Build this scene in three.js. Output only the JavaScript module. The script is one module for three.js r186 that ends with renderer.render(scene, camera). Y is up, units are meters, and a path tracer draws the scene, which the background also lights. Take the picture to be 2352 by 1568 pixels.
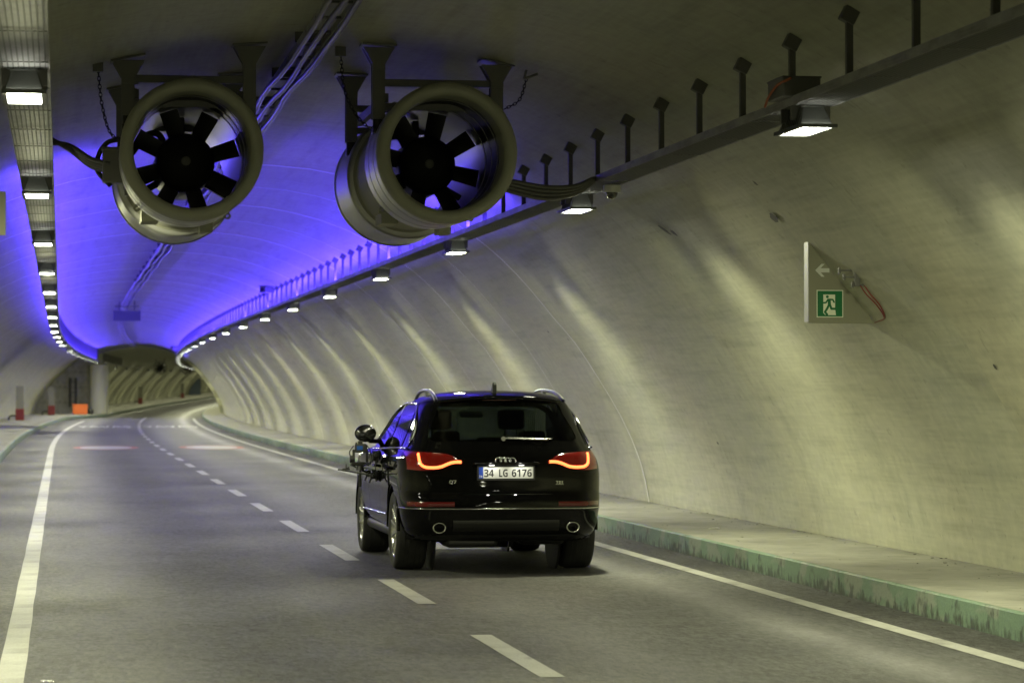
import * as THREE from 'three';
import { RoundedBoxGeometry } from 'three/addons/geometries/RoundedBoxGeometry.js';
import { TextGeometry } from 'three/addons/geometries/TextGeometry.js';
import { FontLoader } from 'three/addons/loaders/FontLoader.js';
import { RectAreaLightUniformsLib } from 'three/addons/lights/RectAreaLightUniformsLib.js';
import { mergeGeometries, toCreasedNormals } from 'three/addons/utils/BufferGeometryUtils.js';
import { Brush, Evaluator, SUBTRACTION } from 'three-bvh-csg';

// ---------------------------------------------------------------- camera, sky, light levels, exposure
RectAreaLightUniformsLib.init();
const scene = new THREE.Scene();
scene.background = new THREE.Color(0.002, 0.002, 0.003);          // night; the tunnel is closed
const EYE = 1.71;
const camera = new THREE.PerspectiveCamera(2 * Math.atan(784 / 6600) * 180 / Math.PI, 1024 / 682, 0.5, 700);
camera.rotation.order = 'YXZ';
camera.position.set(0, EYE, 0);
camera.rotation.set(0.01712, -0.15555, 0);
camera.focus = 23;
camera.userData.fStop = 4;
const renderer = new THREE.WebGLRenderer({ antialias: true });
renderer.toneMapping = THREE.LinearToneMapping;
renderer.toneMappingExposure = 1;
renderer.shadowMap.enabled = true;
const LAMP = { color: new THREE.Color(1, 1, 0.61), power: 77, glow: 50 };
const BLUE = { color: new THREE.Color(0.07, 0.035, 1), power: 300, glow: 3 };

// ---------------------------------------------------------------- helpers
let rs = 12345;
const rnd = () => { rs = (rs * 1664525 + 1013904223) >>> 0; return rs / 4294967296; };
const rr = (a, b) => a + (b - a) * rnd();
const V = (x, y, z) => new THREE.Vector3(x, y, z);
const names = new Map();
function numbered(n) { const k = names.get(n) ?? 0; names.set(n, k + 1); return k ? `${n}_${String(k).padStart(3, '0')}` : n; }
function tag(o, label, category, group) { o.userData.label = label; o.userData.category = category; if (group) o.userData.group = group; return o; }
function thing(name, label, category, pos = [0, 0, 0], group) {
  const o = new THREE.Group(); o.name = numbered(name); o.position.set(...pos); scene.add(o);
  return tag(o, label, category, group);
}
function part(name, geo, mat, parent) {
  const g = Array.isArray(geo) ? merge(geo) : geo;
  const m = new THREE.Mesh(g, mat); m.name = parent ? name : numbered(name);
  m.castShadow = m.receiveShadow = true; (parent ?? scene).add(m); return m;
}
function struct(name, geo, mat) { const m = part(name, geo, mat); m.userData.kind = 'structure'; return m; }
function merge(list) {
  return mergeGeometries(list.map((g) => {
    g = g.index ? g.toNonIndexed() : g.clone();
    for (const k of Object.keys(g.attributes)) if (!['position', 'normal', 'uv'].includes(k)) g.deleteAttribute(k);
    if (!g.attributes.normal) g.computeVertexNormals();
    if (!g.attributes.uv) g.setAttribute('uv', new THREE.BufferAttribute(new Float32Array(g.attributes.position.count * 2), 2));
    return g;
  }));
}
function box(w, h, d, x = 0, y = 0, z = 0, r = 0) {
  const g = r ? new RoundedBoxGeometry(w, h, d, 2, r) : new THREE.BoxGeometry(w, h, d);
  return g.translate(x, y, z);
}
function cyl(r0, r1, h, n, x = 0, y = 0, z = 0, axis = 'y') {
  const g = new THREE.CylinderGeometry(r0, r1, h, n);
  if (axis === 'x') g.rotateZ(Math.PI / 2); if (axis === 'z') g.rotateX(Math.PI / 2);
  return g.translate(x, y, z);
}
function tube(pts, r, seg = 24, rad = 8, closed = false) {
  return new THREE.TubeGeometry(new THREE.CatmullRomCurve3(pts.map((p) => (p.isVector3 ? p : V(...p))), closed), seg, r, rad, closed);
}
function bar(a, b, r, n = 8) {                                     // round bar between two points
  const A = V(...a), B = V(...b), d = B.clone().sub(A), g = new THREE.CylinderGeometry(r, r, d.length(), n);
  g.applyQuaternion(new THREE.Quaternion().setFromUnitVectors(V(0, 1, 0), d.normalize()));
  return g.translate((a[0] + b[0]) / 2, (a[1] + b[1]) / 2, (a[2] + b[2]) / 2);
}
function lathe(pts, n = 48, axis = 'z') {                           // [radius, along] pairs
  const g = new THREE.LatheGeometry(pts.map(([r, y]) => new THREE.Vector2(r, y)), n);
  if (axis === 'z') g.rotateX(Math.PI / 2); if (axis === 'x') g.rotateZ(-Math.PI / 2);
  return g;
}
function chain(pts, r = 0.022) {                                    // links along a curve
  const c = new THREE.CatmullRomCurve3(pts.map((p) => V(...p))), n = Math.max(4, Math.round(c.getLength() / (r * 1.9))), out = [];
  for (let i = 0; i < n; i++) {
    const t = (i + 0.5) / n, g = new THREE.TorusGeometry(r, r * 0.3, 4, 8); g.scale(1.25, 0.75, 1); g.rotateX(i % 2 ? Math.PI / 2 : 0);
    g.applyQuaternion(new THREE.Quaternion().setFromUnitVectors(V(1, 0, 0), c.getTangentAt(t)));
    const p = c.getPointAt(t); out.push(g.translate(p.x, p.y, p.z));
  }
  return merge(out);
}
const lerp = (a, b, t) => a + (b - a) * t, clamp = (x, a = 0, b = 1) => Math.min(b, Math.max(a, x));
const smooth = (a, b, x) => { const t = clamp((x - a) / (b - a)); return t * t * (3 - 2 * t); };
function pchip(xs, ys) {                                            // monotone cubic through a table
  const n = xs.length, d = [], m = [];
  for (let i = 0; i < n - 1; i++) d.push((ys[i + 1] - ys[i]) / (xs[i + 1] - xs[i]));
  for (let i = 0; i < n; i++) m.push(i === 0 ? d[0] : i === n - 1 ? d[n - 2] : d[i - 1] * d[i] <= 0 ? 0 : 2 * d[i - 1] * d[i] / (d[i - 1] + d[i]));
  return (x) => {
    if (x <= xs[0]) return ys[0]; if (x >= xs[n - 1]) return ys[n - 1];
    let i = 0; while (x > xs[i + 1]) i++;
    const h = xs[i + 1] - xs[i], t = (x - xs[i]) / h, t2 = t * t, t3 = t2 * t;
    return ys[i] * (2 * t3 - 3 * t2 + 1) + m[i] * h * (t3 - 2 * t2 + t) + ys[i + 1] * (3 * t2 - 2 * t3) + m[i + 1] * h * (t3 - t2);
  };
}
// the tunnel's line: straight, then a gentle bend to the right, far off a slight climb. Distances z run ahead of the camera.
const shift = (z) => (z > 80 ? 0.000222 * (z - 80) ** 2 : 0), climb = (z) => (z > 200 ? 2.7e-5 * (z - 200) ** 2 : 0);
const P = (z, X, Y) => V(X + shift(z), Y + climb(z), -z);
const at = (z, X, Y) => P(z, X, Y).toArray();
function zs(a, b, step) { const n = Math.max(1, Math.ceil((b - a) / step)), o = []; for (let i = 0; i <= n; i++) o.push(a + (b - a) * i / n); return o; }
function sweep(prof, zlist, opt = {}) {                             // prof(z) or fixed list of [X, Y]
  const pos = [], uv = [], idx = [], first = typeof prof === 'function' ? prof(zlist[0]) : prof, n = first.length, closed = opt.closed ?? false, m = closed ? n + 1 : n;
  const [us, vs] = opt.uv ?? [1, 1], [u0, v0] = opt.at ?? [0, 0];
  for (const z of zlist) {
    const p = typeof prof === 'function' ? prof(z) : prof; let len = 0;
    for (let k = 0; k < m; k++) {
      const [X, Y] = p[k % n]; if (k) len += Math.hypot(X - p[k - 1][0], Y - p[k - 1][1]);
      const q = P(z, X, Y); pos.push(q.x, q.y, q.z); uv.push(u0 + z * us, v0 + len * vs);
    }
  }
  for (let i = 0; i < zlist.length - 1; i++) for (let k = 0; k < m - 1; k++) {
    const a = i * m + k, b = a + 1, c = a + m, d = c + 1;
    idx.push(a, b, c, b, d, c);
  }
  let g = new THREE.BufferGeometry();
  g.setAttribute('position', new THREE.Float32BufferAttribute(pos, 3)); g.setAttribute('uv', new THREE.Float32BufferAttribute(uv, 2)); g.setIndex(idx);
  if (opt.flip) { for (let i = 0; i < idx.length; i += 3) { const t = idx[i]; idx[i] = idx[i + 1]; idx[i + 1] = t; } g.setIndex(idx); }
  return opt.crease ? toCreasedNormals(g, opt.crease) : (g.computeVertexNormals(), g);
}
const rectProf = (x0, x1, y0, y1) => [[x0, y0], [x0, y1], [x1, y1], [x1, y0]];

// ---------------------------------------------------------------- procedural textures
function noise2(px, py, seed) {                                     // value noise on a lattice that repeats after px by py cells
  const t = new Float32Array(px * py); let s = seed * 7919 + 17;
  for (let i = 0; i < t.length; i++) { s = (Math.imul(s, 1664525) + 1013904223) >>> 0; t[i] = s / 4294967296; }
  return (u, v) => {
    let x = (u - Math.floor(u)) * px, y = (v - Math.floor(v)) * py;
    const i = Math.floor(x) % px, j = Math.floor(y) % py; x -= Math.floor(x); y -= Math.floor(y);
    x = x * x * (3 - 2 * x); y = y * y * (3 - 2 * y);
    const i1 = (i + 1) % px, j1 = (j + 1) % py;
    return lerp(lerp(t[j * px + i], t[j * px + i1], x), lerp(t[j1 * px + i], t[j1 * px + i1], x), y);
  };
}
function fbm(px, py, oct, seed) {
  const f = []; for (let o = 0; o < oct; o++) f.push(noise2(px << o, py << o, seed + o * 31));
  return (u, v) => { let a = 0.5, r = 0, w = 0; for (const n of f) { r += a * n(u, v); w += a; a *= 0.55; } return r / w; };
}
function dataTex(w, h, fn, srgb = true) {
  const d = new Uint8Array(w * h * 4);
  for (let y = 0; y < h; y++) for (let x = 0; x < w; x++) {
    const c = fn((x + 0.5) / w, (y + 0.5) / h, x, y), o = (y * w + x) * 4;
    for (let k = 0; k < 3; k++) { let q = clamp(Array.isArray(c) ? c[k] : c); if (srgb) q = q <= 0.0031308 ? q * 12.92 : 1.055 * q ** (1 / 2.4) - 0.055; d[o + k] = q * 255; }
    d[o + 3] = 255;
  }
  const t = new THREE.DataTexture(d, w, h); t.magFilter = THREE.LinearFilter; t.minFilter = THREE.LinearMipmapLinearFilter; t.wrapS = t.wrapT = THREE.RepeatWrapping;
  if (srgb) t.colorSpace = THREE.SRGBColorSpace; t.needsUpdate = true; return t;
}
function canvasTex(w, h, draw) {
  const c = document.createElement('canvas'); c.width = w; c.height = h; draw(c.getContext('2d'), w, h);
  const t = new THREE.CanvasTexture(c); t.colorSpace = THREE.SRGBColorSpace; return t;
}
// lining concrete: 16.4 m along the tunnel by 18 m round the arch
const nA = fbm(6, 7, 4, 1), nB = fbm(10, 160, 3, 2), nC = fbm(180, 200, 3, 3), nD = fbm(60, 14, 3, 4), nE = noise2(40, 900, 6);
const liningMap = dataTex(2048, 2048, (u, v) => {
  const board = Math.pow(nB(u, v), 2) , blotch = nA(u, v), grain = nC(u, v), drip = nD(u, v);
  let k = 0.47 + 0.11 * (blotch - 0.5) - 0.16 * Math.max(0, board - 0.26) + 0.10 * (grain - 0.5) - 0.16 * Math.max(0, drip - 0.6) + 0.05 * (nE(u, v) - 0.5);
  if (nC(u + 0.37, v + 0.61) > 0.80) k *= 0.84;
  const len = v * 18; k *= 1 - 0.36 * smooth(3.0, 5.6, len) * smooth(14.8, 11.8, len);   // the lining colour darkens from the upper walls to the crown
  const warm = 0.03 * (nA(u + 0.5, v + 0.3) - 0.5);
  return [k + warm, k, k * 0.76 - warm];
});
const grainBump = (() => { const a = fbm(64, 64, 3, 21), b = noise2(256, 256, 9); return dataTex(512, 512, (u, v) => 0.6 * a(u, v) + 0.4 * b(u, v), false); })();
function rep(t, u, v) { const c = t.clone(); c.repeat.set(u, v); c.needsUpdate = true; return c; }
// asphalt: across the carriageway (u, 7.9 m) by 14 m along it (v)
const aA = fbm(5, 6, 4, 41), aB = noise2(1024, 1024, 42), aC = fbm(90, 160, 2, 43), aD = fbm(26, 5, 3, 44), aE = fbm(4, 40, 3, 45);
const aF = fbm(340, 130, 2, 46);
const roadMap = dataTex(2048, 2048, (u, v) => {
  const X = -1.42 + 7.88 * u, g = (c, w) => Math.exp(-(((X - c) / w) ** 2));
  const track = 0.5 * g(0.55, 0.3) + 0.42 * g(2.15, 0.3) + 0.62 * g(3.55, 0.32) + 1.5 * g(5.2, 0.27);
  let k = 0.050 + 0.030 * (aA(u, v) - 0.5) + 0.05 * (aB(u, v) - 0.5) + 0.034 * (aC(u, v) - 0.5) + 0.06 * (aF(u, v) - 0.5) + 0.050 * track * (0.45 + 1.0 * aD(u, v)) - 0.018 * g(4.4, 0.5) - 0.014 * g(1.3, 0.5) - 0.02 * g(6.3, 0.4) - 0.012 * g(-1.1, 0.4);
  if (aB(u + 0.31, v + 0.17) > 0.975) k += 0.1;
  k -= 0.02 * Math.max(0, aE(u, v) - 0.62);
  return [k, k * 0.99, k * 1.03];
});
const roadRough = dataTex(512, 512, (u, v) => 0.62 + 0.25 * (aA(u, v) - 0.5) - 0.10 * Math.exp(-(((-1.42 + 7.88 * u - 5.25) / 0.3) ** 2)), false);
const slabMap = (() => { const a = fbm(6, 4, 4, 51), b = noise2(700, 300, 52), c = fbm(40, 8, 3, 53); return dataTex(1024, 512, (u, v) => { let k = 0.28 + 0.16 * (a(u, v) - 0.5) + 0.05 * (b(u, v) - 0.5) - 0.18 * Math.max(0, c(u, v) - 0.55) - 0.10 * smooth(0.75, 1, v) * a(u * 2, v); return [k * 1.0, k * 0.99, k * 0.86]; }); })();
// kerb face: u along 6 m, v from the gutter up: green paint, scuffed and blackened from below
const kerbMap = (() => {
  const a = fbm(24, 3, 4, 61), b = fbm(120, 5, 3, 62), c = fbm(9, 2, 3, 63), d = noise2(400, 40, 64);
  return dataTex(2048, 256, (u, v) => {
    const low = smooth(0.95, 0.0, v), dirt = smooth(0.44, 0.66, 0.42 * b(u, v) + 0.38 * a(u, v) + 0.36 * low * c(u, v) + 0.25 * low - 0.005), worn = smooth(0.48, 0.60, a(u + 0.4, v + 0.2) * 0.6 + c(u + 0.2, v) * 0.4 + 0.04 * (d(u, v) - 0.5));
    let col = [0.13, 0.20, 0.14]; const bare = [0.21, 0.23, 0.19], black = [0.03, 0.035, 0.028];
    col = col.map((q, i) => lerp(q, bare[i], 0.75 * worn)); col = col.map((q, i) => lerp(q, black[i], 0.9 * dirt));
    const n = 0.9 + 0.2 * d(u, v); return col.map((q) => q * n);
  });
})();
const paintMap = (() => { const a = fbm(8, 8, 4, 71), b = noise2(256, 256, 72); return dataTex(512, 512, (u, v) => { let k = 0.33 + 0.12 * (a(u, v) - 0.5) + 0.12 * (b(u, v) - 0.5) - 0.5 * Math.max(0, a(u + 0.4, v + 0.2) - 0.62); if (b(u + 0.3, v + 0.6) > 0.985) k *= 0.45; return [k, k, k * 0.95]; }); })();
const galvMap = (() => { const a = fbm(10, 10, 4, 81), b = fbm(3, 40, 3, 82); return dataTex(512, 512, (u, v) => { const k = 0.27 + 0.18 * (a(u, v) - 0.5) - 0.15 * Math.max(0, b(u, v) - 0.55); return [k, k, k * 0.97]; }); })();

// ---------------------------------------------------------------- materials
const std = (o) => new THREE.MeshStandardMaterial(o), phys = (o) => new THREE.MeshPhysicalMaterial(o);
const rgb = (r, g, b) => new THREE.Color(r, g, b);
const M = {
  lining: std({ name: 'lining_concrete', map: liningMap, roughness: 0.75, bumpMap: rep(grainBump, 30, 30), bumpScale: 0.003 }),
  joint: std({ name: 'joint_sealant', color: rgb(0.82, 0.82, 0.80), roughness: 0.6 }),
  road: std({ name: 'asphalt', map: roadMap, roughness: 1, roughnessMap: roadRough, bumpMap: rep(grainBump, 16, 28), bumpScale: 0.008 }),
  slab: std({ name: 'pavement_concrete', map: slabMap, roughness: 0.85, bumpMap: rep(grainBump, 8, 4), bumpScale: 0.003 }),
  kerb: std({ name: 'green_kerb_paint', map: kerbMap, roughness: 0.6, bumpMap: rep(grainBump, 12, 1), bumpScale: 0.003 }),
  paint: std({ name: 'road_paint', map: paintMap, roughness: 0.6 }),
  fadedPaint: std({ name: 'faded_road_paint', color: rgb(0.30, 0.30, 0.30), roughness: 0.7 }),
  redPaint: std({ name: 'red_road_paint', color: rgb(0.24, 0.05, 0.05), roughness: 0.6 }),
  galv: std({ name: 'galvanised_steel', map: galvMap, metalness: 0.35, roughness: 0.55 }),
  galvDark: std({ name: 'dull_steel', color: rgb(0.13, 0.13, 0.125), metalness: 0.3, roughness: 0.6 }),
  hanger: std({ name: 'hanger_steel', color: rgb(0.09, 0.09, 0.085), metalness: 0.2, roughness: 0.6 }),
  cable: std({ name: 'black_cable', color: rgb(0.035, 0.035, 0.035), roughness: 0.5 }),
  cableGrey: std({ name: 'grey_cable', color: rgb(0.08, 0.08, 0.075), roughness: 0.45 }),
  housing: std({ name: 'lamp_housing', color: rgb(0.065, 0.07, 0.062), metalness: 0.2, roughness: 0.5 }),
  fanPaint: std({ name: 'fan_paint', color: rgb(0.27, 0.27, 0.22), roughness: 0.75, metalness: 0 }),
  fanSteel: std({ name: 'fan_steel', color: rgb(0.42, 0.42, 0.41), metalness: 0.8, roughness: 0.46 }),
  fanDark: std({ name: 'fan_black', color: rgb(0.018, 0.018, 0.017), roughness: 0.45 }),
  fanBeam: std({ name: 'bracket_paint', color: rgb(0.13, 0.13, 0.12), roughness: 0.5 }),
  white: std({ name: 'white_plastic', color: rgb(0.5, 0.5, 0.47), roughness: 0.4 }),
  black: std({ name: 'black_plastic', color: rgb(0.012, 0.012, 0.012), roughness: 0.5 }),
  orange: std({ name: 'orange_plastic', color: rgb(0.48, 0.10, 0.015), roughness: 0.5 }),
  orangeCable: std({ name: 'dull_orange_cable', color: rgb(0.34, 0.09, 0.025), roughness: 0.6 }),
  red: std({ name: 'red_enamel', color: rgb(0.22, 0.022, 0.02), roughness: 0.5 }),
  door: std({ name: 'blue_grey_door', color: rgb(0.08, 0.12, 0.19), roughness: 0.5 }),
  chrome: std({ name: 'chrome', color: rgb(0.75, 0.75, 0.75), metalness: 1, roughness: 0.12 }),
};
M.lampFace = std({ name: 'lamp_glow', color: rgb(0.8, 0.8, 0.8), emissive: rgb(1, 1, 0.86), emissiveIntensity: LAMP.glow, roughness: 0.5 });
M.blueLens = std({ name: 'blue_lens_glow', color: rgb(0.4, 0.4, 0.6), emissive: rgb(0.35, 0.4, 1), emissiveIntensity: 14 });
M.blueGlow = std({ name: 'blue_led_glow', color: rgb(0.4, 0.4, 0.6), emissive: BLUE.color, emissiveIntensity: BLUE.glow, roughness: 0.5 });

// ---------------------------------------------------------------- the tunnel
const XC = 2.36;
const HALF = [[5.60, -0.4], [5.54, 0.2], [5.42, 0.75], [5.16, 1.35], [4.86, 1.85], [4.515, 2.365], [4.24, 2.68], [3.9, 3.087], [3.5, 3.5], [3.1, 3.82], [2.59, 4.15], [1.8, 4.48], [0.9, 4.68], [0, 4.74]];
const halfCurve = new THREE.CatmullRomCurve3(HALF.map(([x, y]) => V(x, y, 0)), false, 'centripetal');
const LEFT = 1.245;
const archPts = (k = 1, n = 26) => {
  const h = halfCurve.getPoints(n), o = [];
  for (const p of h) o.push([XC + p.x * k, 0.2 + (p.y - 0.2) * (k < 1 ? 0.5 + 0.5 * k : 1)]);
  for (let i = h.length - 2; i >= 0; i--) o.push([XC - h[i].x * LEFT * k, 0.2 + (h[i].y - 0.2) * (k < 1 ? 0.5 + 0.5 * k : 1)]);
  return o;
};
const ARCH = archPts(), ARCH2 = archPts(0.955);
const ceilingY = (X) => { const d = Math.abs(X - XC) / (X < XC ? LEFT : 1); const h = halfCurve.getPoints(200); let b = h[0]; for (const p of h) if (Math.abs(p.x - d) < Math.abs(b.x - d) && p.y > 1) b = p; return b.y; };
const wallX = (Y) => { const h = halfCurve.getPoints(200); let b = h[0]; for (const p of h) if (Math.abs(p.y - Y) < Math.abs(b.y - Y)) b = p; return XC + b.x; };
const outer = (a) => a.map(([x, y]) => [XC + (x - XC) * 1.06, y + (y > 0.5 ? 0.3 : 0)]).reverse();
const lining = thingStruct('tunnel_wall');
function thingStruct(name) { const o = new THREE.Group(); o.name = numbered(name); o.userData.kind = 'structure'; scene.add(o); return o; }
const STEP = 8.2, J0 = 46.5, END = 194.1;
function ring(z0, z1, arch, step) {
  const u = [1 / 16.4, 1 / 18], off = [rnd(), 0];
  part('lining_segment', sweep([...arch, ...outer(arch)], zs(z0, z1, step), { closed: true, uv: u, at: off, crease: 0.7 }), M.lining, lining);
}
function joint(z, arch, hw = 0.03) {
  const inner = arch.map(([x, y]) => [x, y]), c = [XC, 1.5];
  part('joint_strip', sweep(inner.map(([x, y]) => { const d = Math.hypot(x - c[0], y - c[1]); return [x - (x - c[0]) / d * 0.01, y - (y - c[1]) / d * 0.01]; }), [z - hw, z + hw], { flip: false }), M.joint, lining);
}
for (let k = -11; k < 18; k++) { const z0 = J0 + k * STEP; ring(z0, z0 + STEP, ARCH, z0 > 70 ? 2.05 : STEP); if (k >= -1) joint(z0, ARCH); if (k >= -1) joint(z0 + STEP / 2, ARCH, 0.014); }
for (let z0 = END; z0 < 440; z0 += 2 * STEP) ring(z0, z0 + 2 * STEP, ARCH2, 4.1);
{ // the step where the lining narrows, and the closed ends
  const s = new THREE.Shape(ARCH.map(([x, y]) => new THREE.Vector2(x, y))); s.holes.push(new THREE.Path(ARCH2.map(([x, y]) => new THREE.Vector2(x, y))));
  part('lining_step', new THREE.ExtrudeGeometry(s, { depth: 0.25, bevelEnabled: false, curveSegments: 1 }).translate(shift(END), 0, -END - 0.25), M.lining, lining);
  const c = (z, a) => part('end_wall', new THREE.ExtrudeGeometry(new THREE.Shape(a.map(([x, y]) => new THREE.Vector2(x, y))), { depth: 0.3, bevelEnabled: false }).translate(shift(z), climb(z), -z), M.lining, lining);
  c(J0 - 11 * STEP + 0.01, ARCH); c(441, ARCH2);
}
for (const [z, Y, w, h, r] of [[28.4, 3.34, 0.11, 0.045, 0.1], [28.2, 3.30, 0.07, 0.04, 0.3], [24.3, 3.22, 0.10, 0.05, 0.8], [23.9, 3.49, 0.035, 0.03, 0.4], [39.6, 2.54, 0.05, 0.02, 0.9], [38.6, 2.42, 0.025, 0.025, 0], [33, 1.1, 0.04, 0.02, 0.3], [21.5, 1.9, 0.03, 0.03, 0]]) {   // plugs and scars left in the concrete
  const X0 = wallX(Y), nrm = V(-(wallX(Y - 0.1) - X0) * 0 - 1, (wallX(Y + 0.1) - wallX(Y - 0.1)) / 0.2, 0).normalize(), g = new THREE.CircleGeometry(1, 14), p = g.attributes.position;
  for (let i = 1; i < p.count; i++) { const k = rr(0.75, 1.15); p.setXY(i, p.getX(i) * w * k, p.getY(i) * h * k); }
  g.rotateZ(r).applyQuaternion(new THREE.Quaternion().setFromUnitVectors(V(0, 0, 1), nrm)); const q = P(z, X0, Y).addScaledVector(nrm, 0.012); part('concrete_scar', g.translate(q.x, q.y, q.z), M.hanger, lining);
}
// carriageway, kerbs, pavements
const kerbL = (z) => -1.42 + 1.75 * smooth(168, 190, z);
const KR = 6.46, ZA = -43, ZB = 441;
const road = (() => {
  const zl = zs(ZA, ZB, 4), pos = [], uv = [], idx = [], n = 9;
  for (const z of zl) for (let k = 0; k < n; k++) { const X = lerp(-1.6, KR + 0.1, k / (n - 1)), q = P(z, X, 0); pos.push(q.x, q.y, q.z); uv.push((X + 1.42) / 7.88, z / 14); }
  for (let i = 0; i < zl.length - 1; i++) for (let k = 0; k < n - 1; k++) { const a = i * n + k, b = a + 1, c = a + n, d = c + 1; idx.push(a, b, c, b, d, c); }
  const g = new THREE.BufferGeometry(); g.setAttribute('position', new THREE.Float32BufferAttribute(pos, 3)); g.setAttribute('uv', new THREE.Float32BufferAttribute(uv, 2)); g.setIndex(idx); g.computeVertexNormals();
  return struct('road', g, M.road);
})();
struct('ground', new THREE.PlaneGeometry(160, 640).rotateX(-Math.PI / 2).translate(20, -0.45, -200), M.slab);
function ribbon(X0, X1, z0, z1, y, mat, name = 'edge_line') {       // paint on the road
  const zl = zs(z0, z1, z1 - z0 > 10 ? 0.7 : 0.5), f = (z) => [[typeof X0 === 'function' ? X0(z) : X0, y], [typeof X1 === 'function' ? X1(z) : X1, y]];
  return part(name, sweep(f, zl, { uv: [0.5, 0.5], at: [rnd(), rnd()] }), mat, road);
}
const Y1 = 0.004, wob = (z) => 0.004 * Math.sin(z * 0.9) + 0.003 * Math.sin(z * 2.3 + 1) + 0.004 * Math.sin(z * 7.1);
ribbon((z) => -0.375 + wob(z) * 0.4, (z) => -0.215 + wob(z + 3) * 0.4, ZA, 163, Y1, M.paint);
ribbon((z) => 5.835, (z) => 5.985, ZA, 178, Y1, M.paint);
for (let k = -3; k < 24; k++) { const zc = 18.42 + 5.96 * k; ribbon((z) => 2.825, (z) => 2.975, zc - 1.5, zc + 1.5, Y1, M.paint, 'lane_dash'); }
ribbon((z) => 2.825, (z) => 2.975, 158, 185, Y1, M.paint, 'lane_dash');
const flat = (shape, z, X, sx, sz, y) => new THREE.ShapeGeometry(shape, 32).scale(sx, sz, 1).rotateX(-Math.PI / 2).translate(X + shift(z), y + climb(z), -z);
for (const X of [1.3, 4.45]) {                                       // round limit signs painted on the lanes
  const o = new THREE.Shape(); o.absarc(0, 0, 1, 0, Math.PI * 2); const i = new THREE.Path(); i.absarc(0, 0, 0.8, 0, Math.PI * 2, true); o.holes.push(i);
  const d = new THREE.Shape(); d.absarc(0, 0, 0.79, 0, Math.PI * 2);
  part('red_ring_marking', flat(o, 87, X, 0.98, 3.0, 0.005), M.redPaint, road); part('white_disc_marking', flat(d, 87, X, 0.98, 3.0, 0.0045), M.fadedPaint, road);
}
const font = await new FontLoader().loadAsync('fonts/droid/droid_sans_bold.typeface.json');
for (const X of [1.25, 4.35]) {
  const ss = font.generateShapes('YAVAŞ', 1), g = new THREE.ShapeGeometry(ss, 4); g.computeBoundingBox(); const b = g.boundingBox, w = b.max.x - b.min.x;
  g.translate(-(b.min.x + b.max.x) / 2, 0, 0).scale(2.5 / w, 5.5, 1).rotateX(-Math.PI / 2).translate(X + shift(138), 0.0045, -135);
  part('road_lettering', g, M.paint, road);
}
// right kerb and pavement
struct('kerb', sweep([[KR, -0.2], [KR, 0.186], [KR + 0.012, 0.2], [KR + 0.04, 0.2], [KR + 0.04, -0.2]].map((p) => p), zs(ZA, ZB, 4), { uv: [1 / 6, 1], at: [0, 0], crease: 0.5, flip: false }), M.kerb);
{ // lay the kerb's paint by height
  for (const o of scene.children.filter((c) => c.name === 'kerb')) { const g = o.geometry, p = g.attributes.position, u = g.attributes.uv; for (let i = 0; i < p.count; i++) { const z = -p.getZ(i), h = p.getY(i) - climb(z); u.setXY(i, z / 6, clamp(h / 0.21, 0.02, 0.98)); } }
}
struct('pavement', sweep([[KR + 0.041, 0.197], [7.885, 0.2], [7.885, -0.2]], zs(ZA, ZB, 4), { uv: [1 / 4, 1 / 1.45], crease: 0.5 }), M.slab);
const kl = struct('kerb', sweep((z) => { const k = kerbL(z); return [[k - 0.04, -0.2], [k - 0.04, 0.2], [k - 0.012, 0.2], [k, 0.186], [k, -0.2]]; }, zs(ZA, ZB, 4), { uv: [1 / 6, 1], crease: 0.5 }), M.kerb);
{ const g = kl.geometry, p = g.attributes.position, u = g.attributes.uv; for (let i = 0; i < p.count; i++) { const z = -p.getZ(i), h = p.getY(i) - climb(z); u.setXY(i, z / 6 + 0.37, clamp(h / 0.21, 0.02, 0.98)); } }
struct('pavement', sweep((z) => { const k = kerbL(z); return [[-4.53, 0.2], [k - 0.041, 0.197]]; }, zs(ZA, ZB, 4), { uv: [1 / 4, 1 / 3] }), M.slab);

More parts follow.
